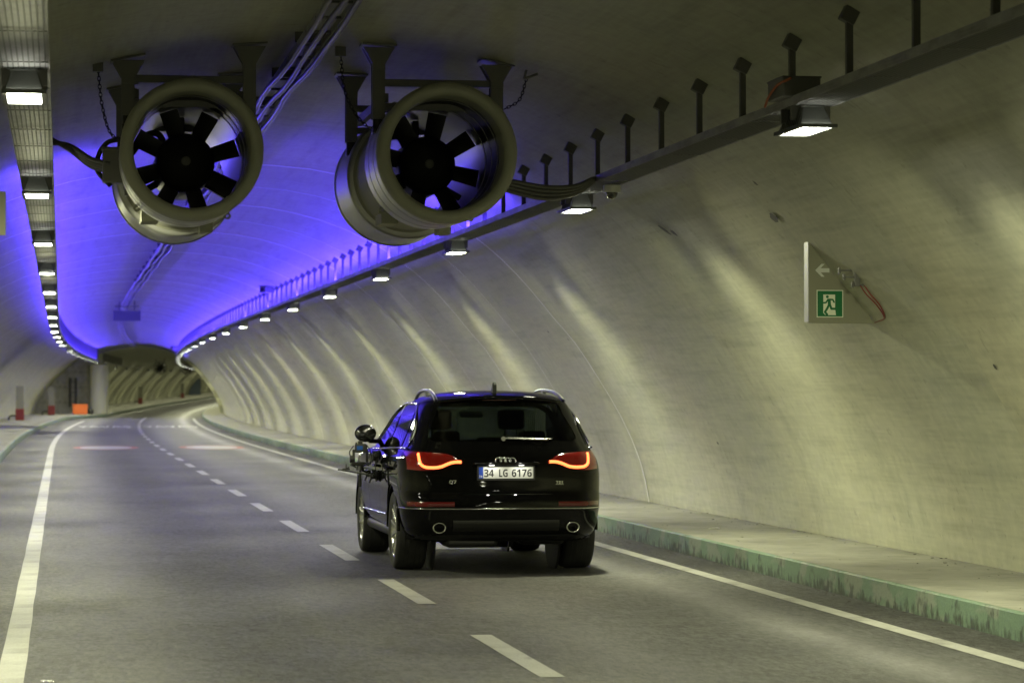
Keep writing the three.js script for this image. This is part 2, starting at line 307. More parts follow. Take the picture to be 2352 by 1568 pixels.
// ---------------------------------------------------------------- cable trays with their hangers
const TRAY_Y = 3.61, TRAY_W = 0.3, XR = 4.95, XL = -0.225, SP = 8.7;
function tray(X, z0, z1, label, hangZ0, hangZ1, group) {
  const t = thing('cable_tray', label, 'cable tray', [0, 0, 0], group), st = z1 > 80 ? 4 : 8, zl = zs(z0, z1, st);
  for (const s of [-1, 1]) { const a = X + s * TRAY_W / 2; part('side_rail', sweep([[a, TRAY_Y], [a, TRAY_Y + 0.06], [a - s * 0.025, TRAY_Y + 0.06], [a - s * 0.025, TRAY_Y + 0.056], [a - s * 0.004, TRAY_Y + 0.056], [a - s * 0.004, TRAY_Y]], zl, { closed: true, crease: 0.5, uv: [0.7, 2] }), M.galv, t); }
  part('tray_floor', sweep(rectProf(X - TRAY_W / 2 + 0.006, X + TRAY_W / 2 - 0.006, TRAY_Y + 0.012, TRAY_Y + 0.016), zl, { closed: true, crease: 0.5, uv: [0.7, 2] }), M.galv, t);
  const wires = [];
  for (let k = 0; k < 9; k++) { const a = X - 0.125 + k * 0.03125; wires.push(sweep(rectProf(a - 0.004, a + 0.004, TRAY_Y + 0.001, TRAY_Y + 0.010), zl, { closed: true, crease: 0.5 })); }
  for (let z = z0 + 0.3; z < Math.min(z1, 70); z += 1.45) wires.push(box(TRAY_W - 0.012, 0.005, 0.012, ...at(z, X, TRAY_Y + 0.0035)));
  part('wire_mesh', wires, M.hanger, t).userData.kind = 'stuff';
  for (let k = 0; k < 4; k++) part('cable', sweep(Array.from({ length: 7 }, (_, i) => [X + (X > XC ? -0.11 : 0.02) + k * 0.03 + 0.013 * Math.cos(i * 0.9), TRAY_Y + 0.031 + 0.013 * Math.sin(i * 0.9)]), zl, { closed: true }), M.cable, t);
  const cy = ceilingY(X), rod = box(0.042, cy - TRAY_Y - 0.03, 0.042), slope = (ceilingY(X + 0.15) - ceilingY(X - 0.15)) / 0.3;
  const plate = merge([box(0.125, 0.012, 0.125, 0, 0.055, 0), box(0.1, 0.1, 0.085, 0, 0, 0, 0.008)]).rotateZ(Math.atan(slope)), foot = box(0.07, 0.07, 0.06);
  for (let z = hangZ0; z < hangZ1; z += 1.45) {
    const h = part('hanger', rod, M.hanger, t); h.position.set(...at(z, X, (cy + TRAY_Y + 0.03) / 2 + 0.01));
    const p = part('ceiling_plate', plate, M.hanger, h); p.position.set(0, (cy - TRAY_Y - 0.03) / 2 - 0.065, 0);
  }
  return t;
}
tray(XR, -40, 438, 'long grey cable tray on hangers along the right side of the ceiling', 7.55, 194, 'cable trays carrying the lamps');
tray(XL, -40, 188, 'grey cable tray running along the left side of the ceiling, ridged from below', 24, 187, 'cable trays carrying the lamps');
tray(XL, 195, 260, 'short stretch of cable tray beyond the round column', 196, 230, 'cable trays carrying the lamps');
{ // crown cables on a narrow ladder
  const t = thing('cable_ladder', 'narrow ladder of pale cables along the crown of the vault', 'cable ladder'), X = 2.06, y = ceilingY(X) - 0.13, zl = zs(-30, 192, 4);
  for (const s of [-1, 1]) part('side_rail', sweep(rectProf(X + s * 0.1 - 0.012, X + s * 0.1 + 0.012, y, y + 0.05), zl, { closed: true, crease: 0.5 }), M.galv, t);
  for (let k = 0; k < 3; k++) { const w = rr(0, 6); part('cable', sweep((z) => Array.from({ length: 8 }, (_, i) => [X - 0.115 + k * 0.11 + 0.018 * Math.sin(z * 0.9 + w) + 0.024 * Math.cos(i * 0.785), y - 0.03 + 0.012 * Math.sin(z * 1.7 + w) + 0.024 * Math.sin(i * 0.785)]), zs(-30, 192, 1), { closed: true }), M.cableGrey, t); }
  for (let z = 16; z < 80; z += 0.9) part('rung', box(0.23, 0.02, 0.04, ...at(z, X, y + 0.02)), M.galvDark, t);
  for (let z = 16; z < 80; z += 2.7) part('hanger', box(0.26, 0.09, 0.03, ...at(z, X, y + 0.085)), M.hanger, t);
}

// ---------------------------------------------------------------- lamps
const ORD = ['first', 'second', 'third', 'fourth', 'fifth', 'sixth', 'seventh', 'eighth', 'ninth', 'tenth', 'eleventh', 'twelfth', 'thirteenth', 'fourteenth', 'fifteenth', 'sixteenth', 'seventeenth', 'eighteenth', 'nineteenth', 'twentieth', 'twenty-first', 'twenty-second', 'twenty-third', 'twenty-fourth', 'twenty-fifth', 'twenty-sixth', 'twenty-seventh', 'twenty-eighth', 'twenty-ninth', 'thirtieth'];
const proto = (() => {
  const g = new THREE.Group(); g.name = 'ceiling_lamp';
  // tapered finned body
  const body = []; const frus = (w0, d0, w1, d1, y0, y1) => { const b = new THREE.BoxGeometry(1, 1, 1), p = b.attributes.position; for (let i = 0; i < p.count; i++) { const up = p.getY(i) > 0; p.setXYZ(i, p.getX(i) * (up ? w1 : w0), up ? y1 : y0, p.getZ(i) * (up ? d1 : d0)); } b.computeVertexNormals(); return b.toNonIndexed(); };
  body.push(frus(0.215, 0.6, 0.135, 0.42, 0.03, 0.155));
  for (let k = -4; k <= 4; k++) { const f = frus(0.235, 0.012, 0.155, 0.012, 0.03, 0.16).translate(0, 0, k * 0.052); body.push(f); }
  part('housing', body, M.housing, g);
  part('frame', [box(0.26, 0.025, 0.03, 0, 0.015, 0.335), box(0.26, 0.025, 0.03, 0, 0.015, -0.335), box(0.03, 0.025, 0.64, 0.115, 0.015, 0), box(0.03, 0.025, 0.64, -0.115, 0.015, 0)], M.housing, g);
  part('lamp_glass', box(0.2, 0.012, 0.64, 0, 0.016, 0), M.lampFace, g);
  part('bracket', [box(0.06, 0.012, 0.28, 0, 0.158, 0), box(0.2, 0.02, 0.05, 0, 0.158, 0.13), box(0.2, 0.02, 0.05, 0, 0.158, -0.13), box(0.06, 0.1, 0.03, 0.105, 0.12, 0.13), box(0.06, 0.1, 0.03, -0.105, 0.12, 0.13), box(0.06, 0.1, 0.03, 0.105, 0.12, -0.13), box(0.06, 0.1, 0.03, -0.105, 0.12, -0.13)], M.galvDark, g);
  return g;
})();
const BEAMS = [[12, 50, 50, 0.36], [12, -50, 50, 0.36], [22, 0, 58, 0.66], [-57, 24, 33, 0.6], [-57, -24, 33, 0.6]], FAR_BEAMS = BEAMS.slice(0, 3);   // lean outward, lean along the road, half angle, share
function lamp(z, X, label, beams = z > 192 ? FAR_BEAMS : BEAMS) {
  const o = proto.clone(); o.name = numbered('ceiling_lamp'); o.position.copy(P(z, X, 3.45)); scene.add(o);
  tag(o, label, 'lamp', X > XC ? 'white lamps under the right cable tray' : 'white lamps under the left cable tray');
  // the optics throw lobes up and down the road, one to the near wall and two across to the far wall
  const out = X > XC ? 1 : -1, D = Math.PI / 180;
  for (const [aim, along, cone, k] of beams) {
    const l = new THREE.SpotLight(LAMP.color, LAMP.power * k, 0, cone * D, 1, 2); l.name = 'lamp_light'; l.shadow.radius = 5; l.castShadow = true;
    l.position.copy(P(z, X, 3.40)); l.target.position.copy(l.position).add(V(out * Math.sin(aim * D) * Math.cos(along * D), -Math.cos(aim * D) * Math.cos(along * D), Math.sin(along * D))); scene.add(l, l.target);
  }
}
for (let n = -3, k = 0; n < 46; n++) {
  const z = 18.8 + SP * n;
  
  const seen = n >= 0 && n <= 28;
  lamp(z, XR, seen ? (k < 2 ? ['nearest and largest white lamp under the right cable tray', 'second white lamp along the right cable tray, beside the dome camera'][k] : `${ORD[k]} white lamp along the right cable tray, counting from the right edge`) : n < 0 ? 'white lamp under the right cable tray behind the viewpoint' : 'white lamp under the right cable tray around the far bend');
  if (seen) k++;
}
for (let n = -3, k = 0; n < 24; n++) {
  if (n === 12 || n === 20) continue;
  const z = 17.4 + SP * n, seen = n >= 0 && n <= 21; if (n > 21) continue;
  lamp(z, XL, seen ? (n === 21 ? 'last white lamp on the left, alone beyond the round column' : k === 0 ? 'nearest and topmost white lamp under the left cable tray' : `${ORD[k]} white lamp along the left cable tray, counting from the top`) : 'white lamp under the left cable tray behind the viewpoint');
  if (seen) k++;
}
{ // added lamps that light the far stretch, faces dimmed to stay unseen
  const dim = M.lampFace.clone(); dim.emissiveIntensity = 2;
  for (let n = 23; n < 46; n += 2) { const z = 17.4 + SP * n, before = scene.children.length; lamp(z, -1.0, 'added white lamp by the left wall of the dim stretch past the column', [[12, 50, 50, 0.6], [12, -50, 50, 0.6]]); scene.children[before].userData.group = 'added lamps of the dim far stretch'; scene.children[before].children.find((c) => c.name === 'lamp_glass').material = dim; }
}
// blue strips lying on the trays
function strip(X, z0, z1, side, k) {
  const y = TRAY_Y + 0.030, s = tag(part('led_strip', sweep(rectProf(X - 0.03, X + 0.03, y, y + 0.012), zs(z0, z1, 4), { closed: true, crease: 0.5 }), M.blueGlow), `blue light strip on the ${side} cable tray, ${ORD[k]} length from the near end`, 'light strip', `blue light strips on the ${side} tray`);
  const n = z1 - z0 > 10 ? 2 : 1;
  for (let i = 0; i < n; i++) {
    const a = lerp(z0, z1, i / n), b = lerp(z0, z1, (i + 1) / n), A = P(a, X, y + 0.02), B = P(b, X, y + 0.02);
    for (const [tilt, k] of [[side === 'right' ? 48 : -48, 1], [0, 0.3]]) {   // most of it is thrown across the vault, a little goes straight up
      const l = new THREE.RectAreaLight(BLUE.color, BLUE.power * 0.8 * k, 0.06, A.distanceTo(B) - 0.02); l.name = 'led_light';
      const dir = B.clone().sub(A).normalize(), up = V(-Math.sin(tilt * Math.PI / 180), Math.cos(tilt * Math.PI / 180), 0), right = new THREE.Vector3().crossVectors(up, dir);
      l.position.copy(A).add(B).multiplyScalar(0.5); l.quaternion.setFromRotationMatrix(new THREE.Matrix4().makeBasis(right.clone().normalize(), dir.clone(), new THREE.Vector3().crossVectors(right.normalize(), dir))); l.position.y += k < 1 ? 0.002 : 0.005; scene.add(l);
    }
  }
}
for (let k = 0; k < 9; k++) { const a = 33.5 + k * 17.2, b = Math.min(a + 17.15, 184); strip(XR + 0.07, a, b, 'right', k); strip(XL - 0.07, a, b, 'left', k); }
for (const [X, side] of [[XR + 0.05, 'right'], [XL - 0.05, 'left']]) for (let n = 0; n < 18; n++) {   // small blue floods between the strips
  const z = 35 + SP * n, y = TRAY_Y + 0.062, o = thing('blue_floodlight', n === 0 && side === 'right' ? 'bright blue floodlight on the right tray just behind the right fan' : `small blue floodlight on the ${side} cable tray, ${ORD[n]} from the near end`, 'floodlight', at(z, X, y), `blue floodlights on the ${side} tray`);
  part('housing', box(0.1, 0.05, 0.3, 0, 0, 0, 0.01), M.galvDark, o); part('light_lens', box(0.05, 0.035, 0.012, 0, 0.018, 0.156), M.blueLens, o); part('light_face', box(0.08, 0.006, 0.27, 0, 0.029, 0), M.blueGlow, o);
  const tilt = (side === 'right' ? 40 : -40) * Math.PI / 180, l = new THREE.RectAreaLight(BLUE.color, BLUE.power * 2.2, 0.08, 0.27); l.name = 'flood_light'; l.position.copy(P(z, X, y + 0.045)); l.lookAt(P(z, X - Math.sin(tilt), y + 0.045 + Math.cos(tilt))); scene.add(l);
}

// ---------------------------------------------------------------- jet fans
M.ductSteel = std({ name: 'duct_steel', color: rgb(0.2, 0.2, 0.21), metalness: 0.9, roughness: 0.42 });
function bladeGeo(r0, r1, w0, w1, twist0, twist1) {                 // a thin twisted blade along +y, chord across x/z
  const pos = [], idx = [], n = 6, m = 4;
  for (let i = 0; i <= n; i++) {
    const t = i / n, r = lerp(r0, r1, t), w = lerp(w0, w1, t), a = lerp(twist0, twist1, t);
    for (let k = 0; k < m; k++) { const c = [[-0.5, 0], [0, 0.09], [0.5, 0], [0, -0.04]][k], x = c[0] * w, z = c[1] * w; pos.push(x * Math.cos(a) - z * Math.sin(a), r, x * Math.sin(a) + z * Math.cos(a)); }
  }
  for (let i = 0; i < n; i++) for (let k = 0; k < m; k++) { const a = i * m + k, b = i * m + (k + 1) % m, c = a + m, d = b + m; idx.push(a, b, c, b, d, c); }
  const e = n * m; idx.push(e, e + 1, e + 2, e, e + 2, e + 3);
  const g = new THREE.BufferGeometry(); g.setAttribute('position', new THREE.Float32BufferAttribute(pos, 3)); g.setIndex(idx); return toCreasedNormals(g, 0.6);
}
function jetFan(X, Y, z, label, phase, boxSide, full) {
  const o = thing('jet_fan', label, 'jet fan', at(z, X, Y), full ? 'jet fans under the vault' : 'distant jet fans');
  const n = full ? 72 : 32, R = 0.6, L = 4.0, q = (list) => list.map(([r, a]) => [r, -a]);   // -a: along -z, away from the camera
  // rounded front bell, then silencer drum, fan casing, rear silencer
  const bell = []; for (let i = 0; i <= 14; i++) { const t = lerp(-0.12, 1.06, i / 14) * Math.PI; bell.push([0.545 - 0.056 * Math.cos(t), 0.08 - 0.08 * Math.sin(t)]); }
  part('front_ring', lathe(q([[0.487, 0.34], ...bell, [0.601, 0.12], [0.601, 0.16], [0.585, 0.165]]), n), M.fanPaint, o);
  part('front_silencer', lathe(q([[0.585, 0.16], [0.588, 0.2], [0.588, 1.2], [0.56, 1.22], [0.5, 1.22]]), n), M.fanSteel, o);
  part('inner_duct', lathe(q([[0.4885, 0.33], [0.490, 1.2], [0.492, 1.24]]), n), M.fanDark, o);
  part('fan_casing', [lathe(q([[0.50, 1.22], [0.535, 1.23], [0.535, 1.26], [0.51, 1.27], [0.51, 2.72], [0.535, 2.73], [0.535, 2.76], [0.5, 2.77]]), n), box(0.12, 0.16, 0.3, 0.2, -0.52, -1.9, 0.01), box(0.16, 0.1, 0.5, -0.3, -0.46, -2.0, 0.01)], M.fanPaint, o);
  part('impeller_duct', lathe(q([[0.492, 1.24], [0.492, 2.76], [0.488, 2.8], [0.488, L], [0.588, L + 0.01]]), n), M.ductSteel, o);
  part('rear_silencer', lathe(q([[0.5, 2.77], [0.56, 2.78], [0.588, 2.8], [0.588, L - 0.05], [0.6, L - 0.04], [0.6, L], [0.588, L + 0.01]]), n), M.fanSteel, o);
  const hub = part('hub', lathe(q([[0.001, 1.27], [0.03, 1.272], [0.07, 1.285], [0.14, 1.32], [0.215, 1.36], [0.252, 1.42], [0.262, 1.5], [0.262, 2.6], [0.2, 2.75], [0.08, 2.85], [0.001, 2.86]]), 40), M.fanDark, o);
  part('nose_cap', lathe(q([[0.001, 1.262], [0.035, 1.264], [0.042, 1.275]]), 20), M.fanBeam, hub);
  const bg = bladeGeo(0.2, 0.484, 0.155, 0.172, 0.5, 0.3).translate(0, 0, -1.56);
  for (let k = 0; k < 8; k++) { const b = part('blade', bg, M.fanDark, o); b.rotation.z = phase + k * Math.PI / 4; }
  for (const a of [0, 2.1, 4.2]) { const b = part('strut', box(0.06, 0.26, 0.12, 0, 0.35, -2.35, 0.01), M.fanDark, o); b.rotation.z = a; }
  if (!full) { part('hanger_post', [box(0.08, 0.5, 0.1, -0.4, 0.7, -1), box(0.08, 0.5, 0.1, 0.4, 0.7, -1)], M.fanBeam, o); return o; }
  // perforated lining of the front silencer: rows of fine rings
  for (const a of [0.45, 0.8, 1.15]) part('lining_band', new THREE.TorusGeometry(0.489, 0.004, 6, n).translate(0, 0, -a), M.fanSteel, o);
  part('motor_cable', tube([[-0.46, 0.1, -1.75], [-0.36, 0.24, -1.7], [-0.24, 0.27, -1.66], [-0.17, 0.16, -1.62], [-0.12, 0.1, -1.6]], 0.03, 24, 8), M.fanDark, o);
  // strap bands, lifting lugs and the joint of the drum
  for (const a of [0.5, 0.9]) part('seam_band', lathe(q([[0.588, a], [0.5915, a + 0.004], [0.5915, a + 0.03], [0.588, a + 0.034]]), n), M.fanSteel, o);
  for (const a of [-0.62, 2.35, 0.55, -2.5]) {
    const s = new THREE.Shape(); s.moveTo(-0.05, 0); s.lineTo(0.05, 0); s.lineTo(0.03, 0.075); s.absarc(0, 0.075, 0.03, 0, Math.PI); s.lineTo(-0.05, 0); const h = new THREE.Path(); h.absarc(0, 0.072, 0.013, 0, Math.PI * 2); s.holes.push(h);
    const g = new THREE.ExtrudeGeometry(s, { depth: 0.012, bevelEnabled: false, curveSegments: 10 }).translate(0, 0.53, -1.245).rotateZ(a);
    part('lifting_lug', g, M.fanPaint, o);
  }
  // hanging frame: four posts with gusset plates, cross beams, rubber mounts
  const ceil = (x) => ceilingY(X + x) - Y;
  const gus = (t, s) => { const sh = new THREE.Shape([[-0.14, 0], [0.14, 0], [0.055, -0.15], [0.055, -0.2], [-0.055, -0.2], [-0.055, -0.15]].map(([x, y]) => new THREE.Vector2(x, y))); return new THREE.ExtrudeGeometry(sh, { depth: 0.014, bevelEnabled: false }); };
  for (const zz of [-0.75, -3.1]) for (const s of [-1, 1]) {
    const x = s * 0.52, c = ceil(x), bot = 0.34, len = c - bot;
    const f = part('hanger_post', [box(0.11, len - 0.06, 0.02, x, bot + len / 2 - 0.03, zz + 0.05), box(0.11, len - 0.06, 0.02, x, bot + len / 2 - 0.03, zz - 0.05), box(0.012, len - 0.06, 0.09, x, bot + len / 2 - 0.03, zz), gus().translate(x, c - 0.03, zz + 0.062), gus().translate(x, c - 0.03, zz - 0.076)], M.fanBeam, o);
    const tilt = Math.atan((ceilingY(X + x + 0.1) - ceilingY(X + x - 0.1)) / 0.2);
    part('ceiling_plate', box(0.30, 0.018, 0.26).rotateZ(tilt).translate(x, c - 0.012, zz), M.fanBeam, f);
    part('rubber_mount', [cyl(0.045, 0.045, 0.1, 14, x, bot - 0.04, zz), cyl(0.012, 0.012, 0.24, 8, x, bot - 0.08, zz), cyl(0.024, 0.024, 0.02, 6, x, bot - 0.17, zz), box(0.12, 0.05, 0.14, x * 0.98, bot - 0.1, zz, 0.006)], M.black, f);
  }
  for (const zz of [-0.75, -3.1]) for (const [y, h] of [[0.66, 0.05], [0.45, 0.05]]) part('cross_beam', [box(1.1, h, 0.012, 0, y, zz + 0.03), box(1.1, 0.012, 0.06, 0, y + h / 2, zz), box(1.1, 0.012, 0.06, 0, y - h / 2, zz)], M.fanBeam, o);
  for (const s of [-1, 1]) part('long_beam', box(0.05, 0.08, 2.3, s * 0.45, 0.53, -1.92), M.fanBeam, o);
  return o;
}
const FY = EYE + 2.02;
const fanL = jetFan(1.075, FY, 24.1, 'large jet fan on the left of the pair, seen head on with black blades', 0.30, -1, true);
const fanR = jetFan(3.235, FY, 24.1, 'large jet fan on the right of the pair, its steel drum showing', 0.56, 1, true);
jetFan(1.2, EYE + 2.0, 268, 'small distant jet fan on the left, beyond the end of the blue light', 0.2, 0, false);
jetFan(3.75, EYE + 2.0, 268, 'small distant jet fan on the right, beyond the end of the blue light', 0.5, 0, false);
{ // safety chains
  const c1 = thing('safety_chain', 'thin chain hanging from the ceiling left of the left jet fan', 'chain', [0, 0, 0], 'safety chains of the jet fans');
  part('links', chain([at(24.9, 0.30, ceilingY(0.3) - 0.05), at(24.95, 0.34, FY + 0.42), at(25.1, 0.42, FY + 0.2), at(25.2, 0.52, FY + 0.16)], 0.018), M.black, c1);
  part('anchor', box(0.09, 0.08, 0.08, ...at(24.9, 0.30, ceilingY(0.3) - 0.04)), M.fanBeam, c1);
  const c2 = thing('safety_chain', 'thin chain slung between the two jet fans from a ceiling anchor', 'chain', [0, 0, 0], 'safety chains of the jet fans');
  part('links', chain([at(25.2, 2.42, ceilingY(2.42) - 0.05), at(25.2, 2.46, FY + 0.62), at(25.3, 2.6, FY + 0.38), at(25.4, 2.8, FY + 0.25)], 0.018), M.black, c2);
  part('anchor', box(0.09, 0.09, 0.08, ...at(25.2, 2.42, ceilingY(2.42) - 0.04)), M.fanBeam, c2);
  const c3 = thing('safety_chain', 'short chain and bracket at the upper right of the right jet fan', 'chain', [0, 0, 0], 'safety chains of the jet fans');
  part('links', chain([at(24.8, 4.02, ceilingY(4.02) - 0.08), at(24.8, 3.95, FY + 0.52), at(24.8, 3.82, FY + 0.44)], 0.016), M.black, c3);
  part('anchor', [bar(at(24.7, 4.1, ceilingY(4.1) - 0.02), at(24.7, 3.98, ceilingY(4.0) - 0.1), 0.012), bar(at(24.7, 3.98, ceilingY(4.0) - 0.1), at(24.7, 4.0, ceilingY(4.0) - 0.02), 0.012)], M.fanBeam, c3);
}
{ // terminal box on the left fan and the cables to the trays
  const b = tag(part('terminal_box', [box(0.22, 0.30, 0.18, 0, 0, 0, 0.02), box(0.24, 0.03, 0.2, 0, 0.15, 0, 0.008), box(0.03, 0.12, 0.14, 0.10, -0.2, 0)], M.fanBeam), 'dark terminal box on the left side of the left jet fan', 'terminal box'); b.position.set(...at(25.7, 0.46, FY - 0.03));
  const k1 = thing('cable_bundle', 'bundle of grey cables sagging from the left tray to the left fan', 'cables', [0, 0, 0], 'cable bundles feeding the fans');
  for (let i = 0; i < 4; i++) part('cable', tube([at(25.6, -0.1, FY + 0.16 + i * 0.012), at(25.7, 0.06, FY + 0.15 - i * 0.012), at(25.7 + i * 0.03, 0.24, FY + 0.04 - i * 0.02), at(25.6 + i * 0.03, 0.42, FY - 0.02 - i * 0.022)], 0.021, 24, 8), M.cableGrey, k1);
  const loop = tag(part('cable_loop', tube([at(25.8, 0.52, FY + 0.22), at(25.8, 0.40, FY + 0.19), at(25.8, 0.32, FY + 0.08), at(25.8, 0.31, FY - 0.06), at(25.7, 0.42, FY - 0.2)], 0.022, 30, 8), M.cable), 'black cable looping round the terminal box of the left fan', 'cable');
  const k2 = thing('cable_bundle', 'bundle of grey cables sagging from the right fan to the right tray', 'cables', [0, 0, 0], 'cable bundles feeding the fans');
  for (let i = 0; i < 4; i++) part('cable', tube([at(24.9, 3.8, FY - 0.16 - i * 0.03), at(25.0, 4.2, FY - 0.22 - i * 0.035), at(25.2, 4.5, FY - 0.2 - i * 0.025), at(25.6, 4.75, FY - 0.1 - i * 0.012), at(26 + i * 0.1, 4.86, 3.655)], 0.019, 30, 8), M.cableGrey, k2);
}

// ---------------------------------------------------------------- signs and small equipment
const exitTex = canvasTex(512, 512, (c, w, h) => {
  c.fillStyle = '#dfe6d2'; c.fillRect(0, 0, w, h); c.fillStyle = '#0a6b3a'; c.fillRect(16, 16, w - 32, h - 32);
  c.save(); c.translate(0, 0); c.fillStyle = '#e2e8d2'; c.beginPath(); c.moveTo(128, 84); c.lineTo(356, 84); c.lineTo(356, 340); c.lineTo(372, 470); c.lineTo(212, 470); c.lineTo(188, 442); c.lineTo(168, 470); c.lineTo(128, 430); c.closePath(); c.fill();
  c.fillStyle = c.strokeStyle = '#0a6b3a'; c.lineCap = c.lineJoin = 'round';
  c.beginPath(); c.arc(206, 126, 27, 0, 7); c.fill();
  const L = (w2, p) => { c.lineWidth = w2; c.beginPath(); c.moveTo(...p[0]); for (const q of p.slice(1)) c.lineTo(...q); c.stroke(); };
  L(58, [[242, 190], [246, 268]]); L(30, [[220, 176], [178, 236], [128, 240]]); L(30, [[262, 176], [312, 180], [336, 226]]);
  L(42, [[236, 280], [206, 340], [160, 412], [200, 458]]); L(42, [[258, 280], [284, 350], [380, 352]]);
  c.restore();
});
function triSign(z, pts, depth, label) {
  const o = thing('exit_sign', label, 'exit sign'), s = new THREE.Shape(pts.map(([x, y]) => new THREE.Vector2(x, y)));
  part('panel', new THREE.ExtrudeGeometry(s, { depth, bevelEnabled: true, bevelSize: 0.003, bevelThickness: 0.003, bevelSegments: 1 }).translate(0, 0, -z - depth), signPaint, o);
  return o;
}
const signPaint = std({ name: 'sign_panel', color: rgb(0.24, 0.24, 0.175), roughness: 0.45 });
{
  const z = 24.0, o = triSign(z, [[6.355, 3.02], [6.38, 3.02], [6.50, 2.86], [6.66, 2.66], [6.80, 2.46], [6.945, 2.29], [6.352, 2.297]], 0.13, 'triangular exit sign fixed to the right wall, green running figure on it');
  part('edge_strip', box(0.008, 0.71, 0.136, 6.347, 2.66, -z - 0.066), std({ name: 'white_edge', color: rgb(0.32, 0.32, 0.35), roughness: 0.5 }), o);
  part('green_pictogram', box(0.235, 0.235, 0.005, 6.534, 2.458, -z + 0.006).toNonIndexed(), [std({ map: exitTex, roughness: 0.4, name: 'exit_print' })][0], o);
  const a = new THREE.Shape([[0, 0], [0.055, 0.055], [0.083, 0.055], [0.048, 0.018], [0.125, 0.018], [0.125, -0.018], [0.048, -0.018], [0.083, -0.055], [0.055, -0.055]].map(([x, y]) => new THREE.Vector2(x, y)));
  part('arrow', new THREE.ExtrudeGeometry(a, { depth: 0.003, bevelEnabled: false }).translate(6.405, 2.745, -z + 0.004), std({ name: 'pale_print', color: rgb(0.6, 0.62, 0.58), roughness: 0.5 }), o);
  const zb = 23.42, w = std({ name: 'red_wire', color: rgb(0.22, 0.03, 0.02), roughness: 0.4 });
  for (const y of [2.72, 2.665, 2.60]) part('bracket_arm', [box(0.13, 0.014, 0.018, wallX(y) - 0.05, y, -zb), box(0.018, 0.05, 0.03, wallX(y) - 0.105, y, -zb)], M.galvDark, o);
  part('terminal_block', box(0.05, 0.15, 0.05, wallX(2.66) - 0.02, 2.66, -zb, 0.01).translate(0, 0, 0.03), M.galvDark, o);
  for (const k of [0, 0.035]) part('red_wire', tube([[wallX(2.60) - 0.04 + k, 2.60, -zb], [wallX(2.52) - 0.06 + k, 2.52, -zb + 0.02], [wallX(2.44) - 0.05 + k * 0.8, 2.44, -zb + 0.02], [wallX(2.34) - 0.02 + k * 0.2, 2.34, -zb - 0.1], [6.93, 2.295, -z + 0.02]], 0.006, 24, 6), w, o);
  const s = thing('hanging_sign', 'pale sign board at the left edge, hung left of the left tray', 'sign');
  part('board', box(0.7, 0.45, 0.05, ...at(29.8, -0.92, 3.52), 0.006), std({ name: 'pale_yellow_board', color: rgb(0.6, 0.6, 0.42), roughness: 0.5 }), s);
  part('bracket', [box(0.03, 0.5, 0.03, ...at(29.85, -1.1, 3.97)), box(0.4, 0.03, 0.03, ...at(29.85, -1.0, 3.74))], M.galvDark, s);
}
{ // dome camera under the tray
  const o = thing('dome_camera', 'small white dome camera under the right tray, near the second lamp', 'camera', at(26.05, 5.02, 3.61)); o.scale.setScalar(0.85);
  part('mount', [cyl(0.095, 0.095, 0.075, 28, 0, -0.045, 0), cyl(0.08, 0.095, 0.012, 28, 0, -0.003, 0)], M.white, o);
  part('dome', new THREE.SphereGeometry(0.066, 24, 12, 0, Math.PI * 2, Math.PI / 2, Math.PI / 2).scale(1, 1.15, 1).translate(0, -0.08, 0), phys({ name: 'smoked_dome', color: rgb(0.02, 0.02, 0.02), roughness: 0.1, clearcoat: 1 }), o);
}
{ // junction box with an orange cable on the tray
  const o = thing('junction_box', 'grey junction box with an orange cable on top of the right tray', 'junction box', at(18.75, 4.86, 3.67));
  part('enclosure', [box(0.26, 0.13, 0.42, 0, 0.06, 0, 0.012), box(0.27, 0.015, 0.43, 0, 0.125, 0, 0.005)], M.galvDark, o);
  part('orange_cable', tube([[-0.135, -0.05, 0.26], [-0.145, -0.01, 0.15], [-0.145, 0.035, 0.0], [-0.14, 0.06, -0.12], [-0.10, 0.085, -0.3]].map(([x, y, z]) => [x, y + 0.02, -z]), 0.009, 24, 6), M.orangeCable, o);
}
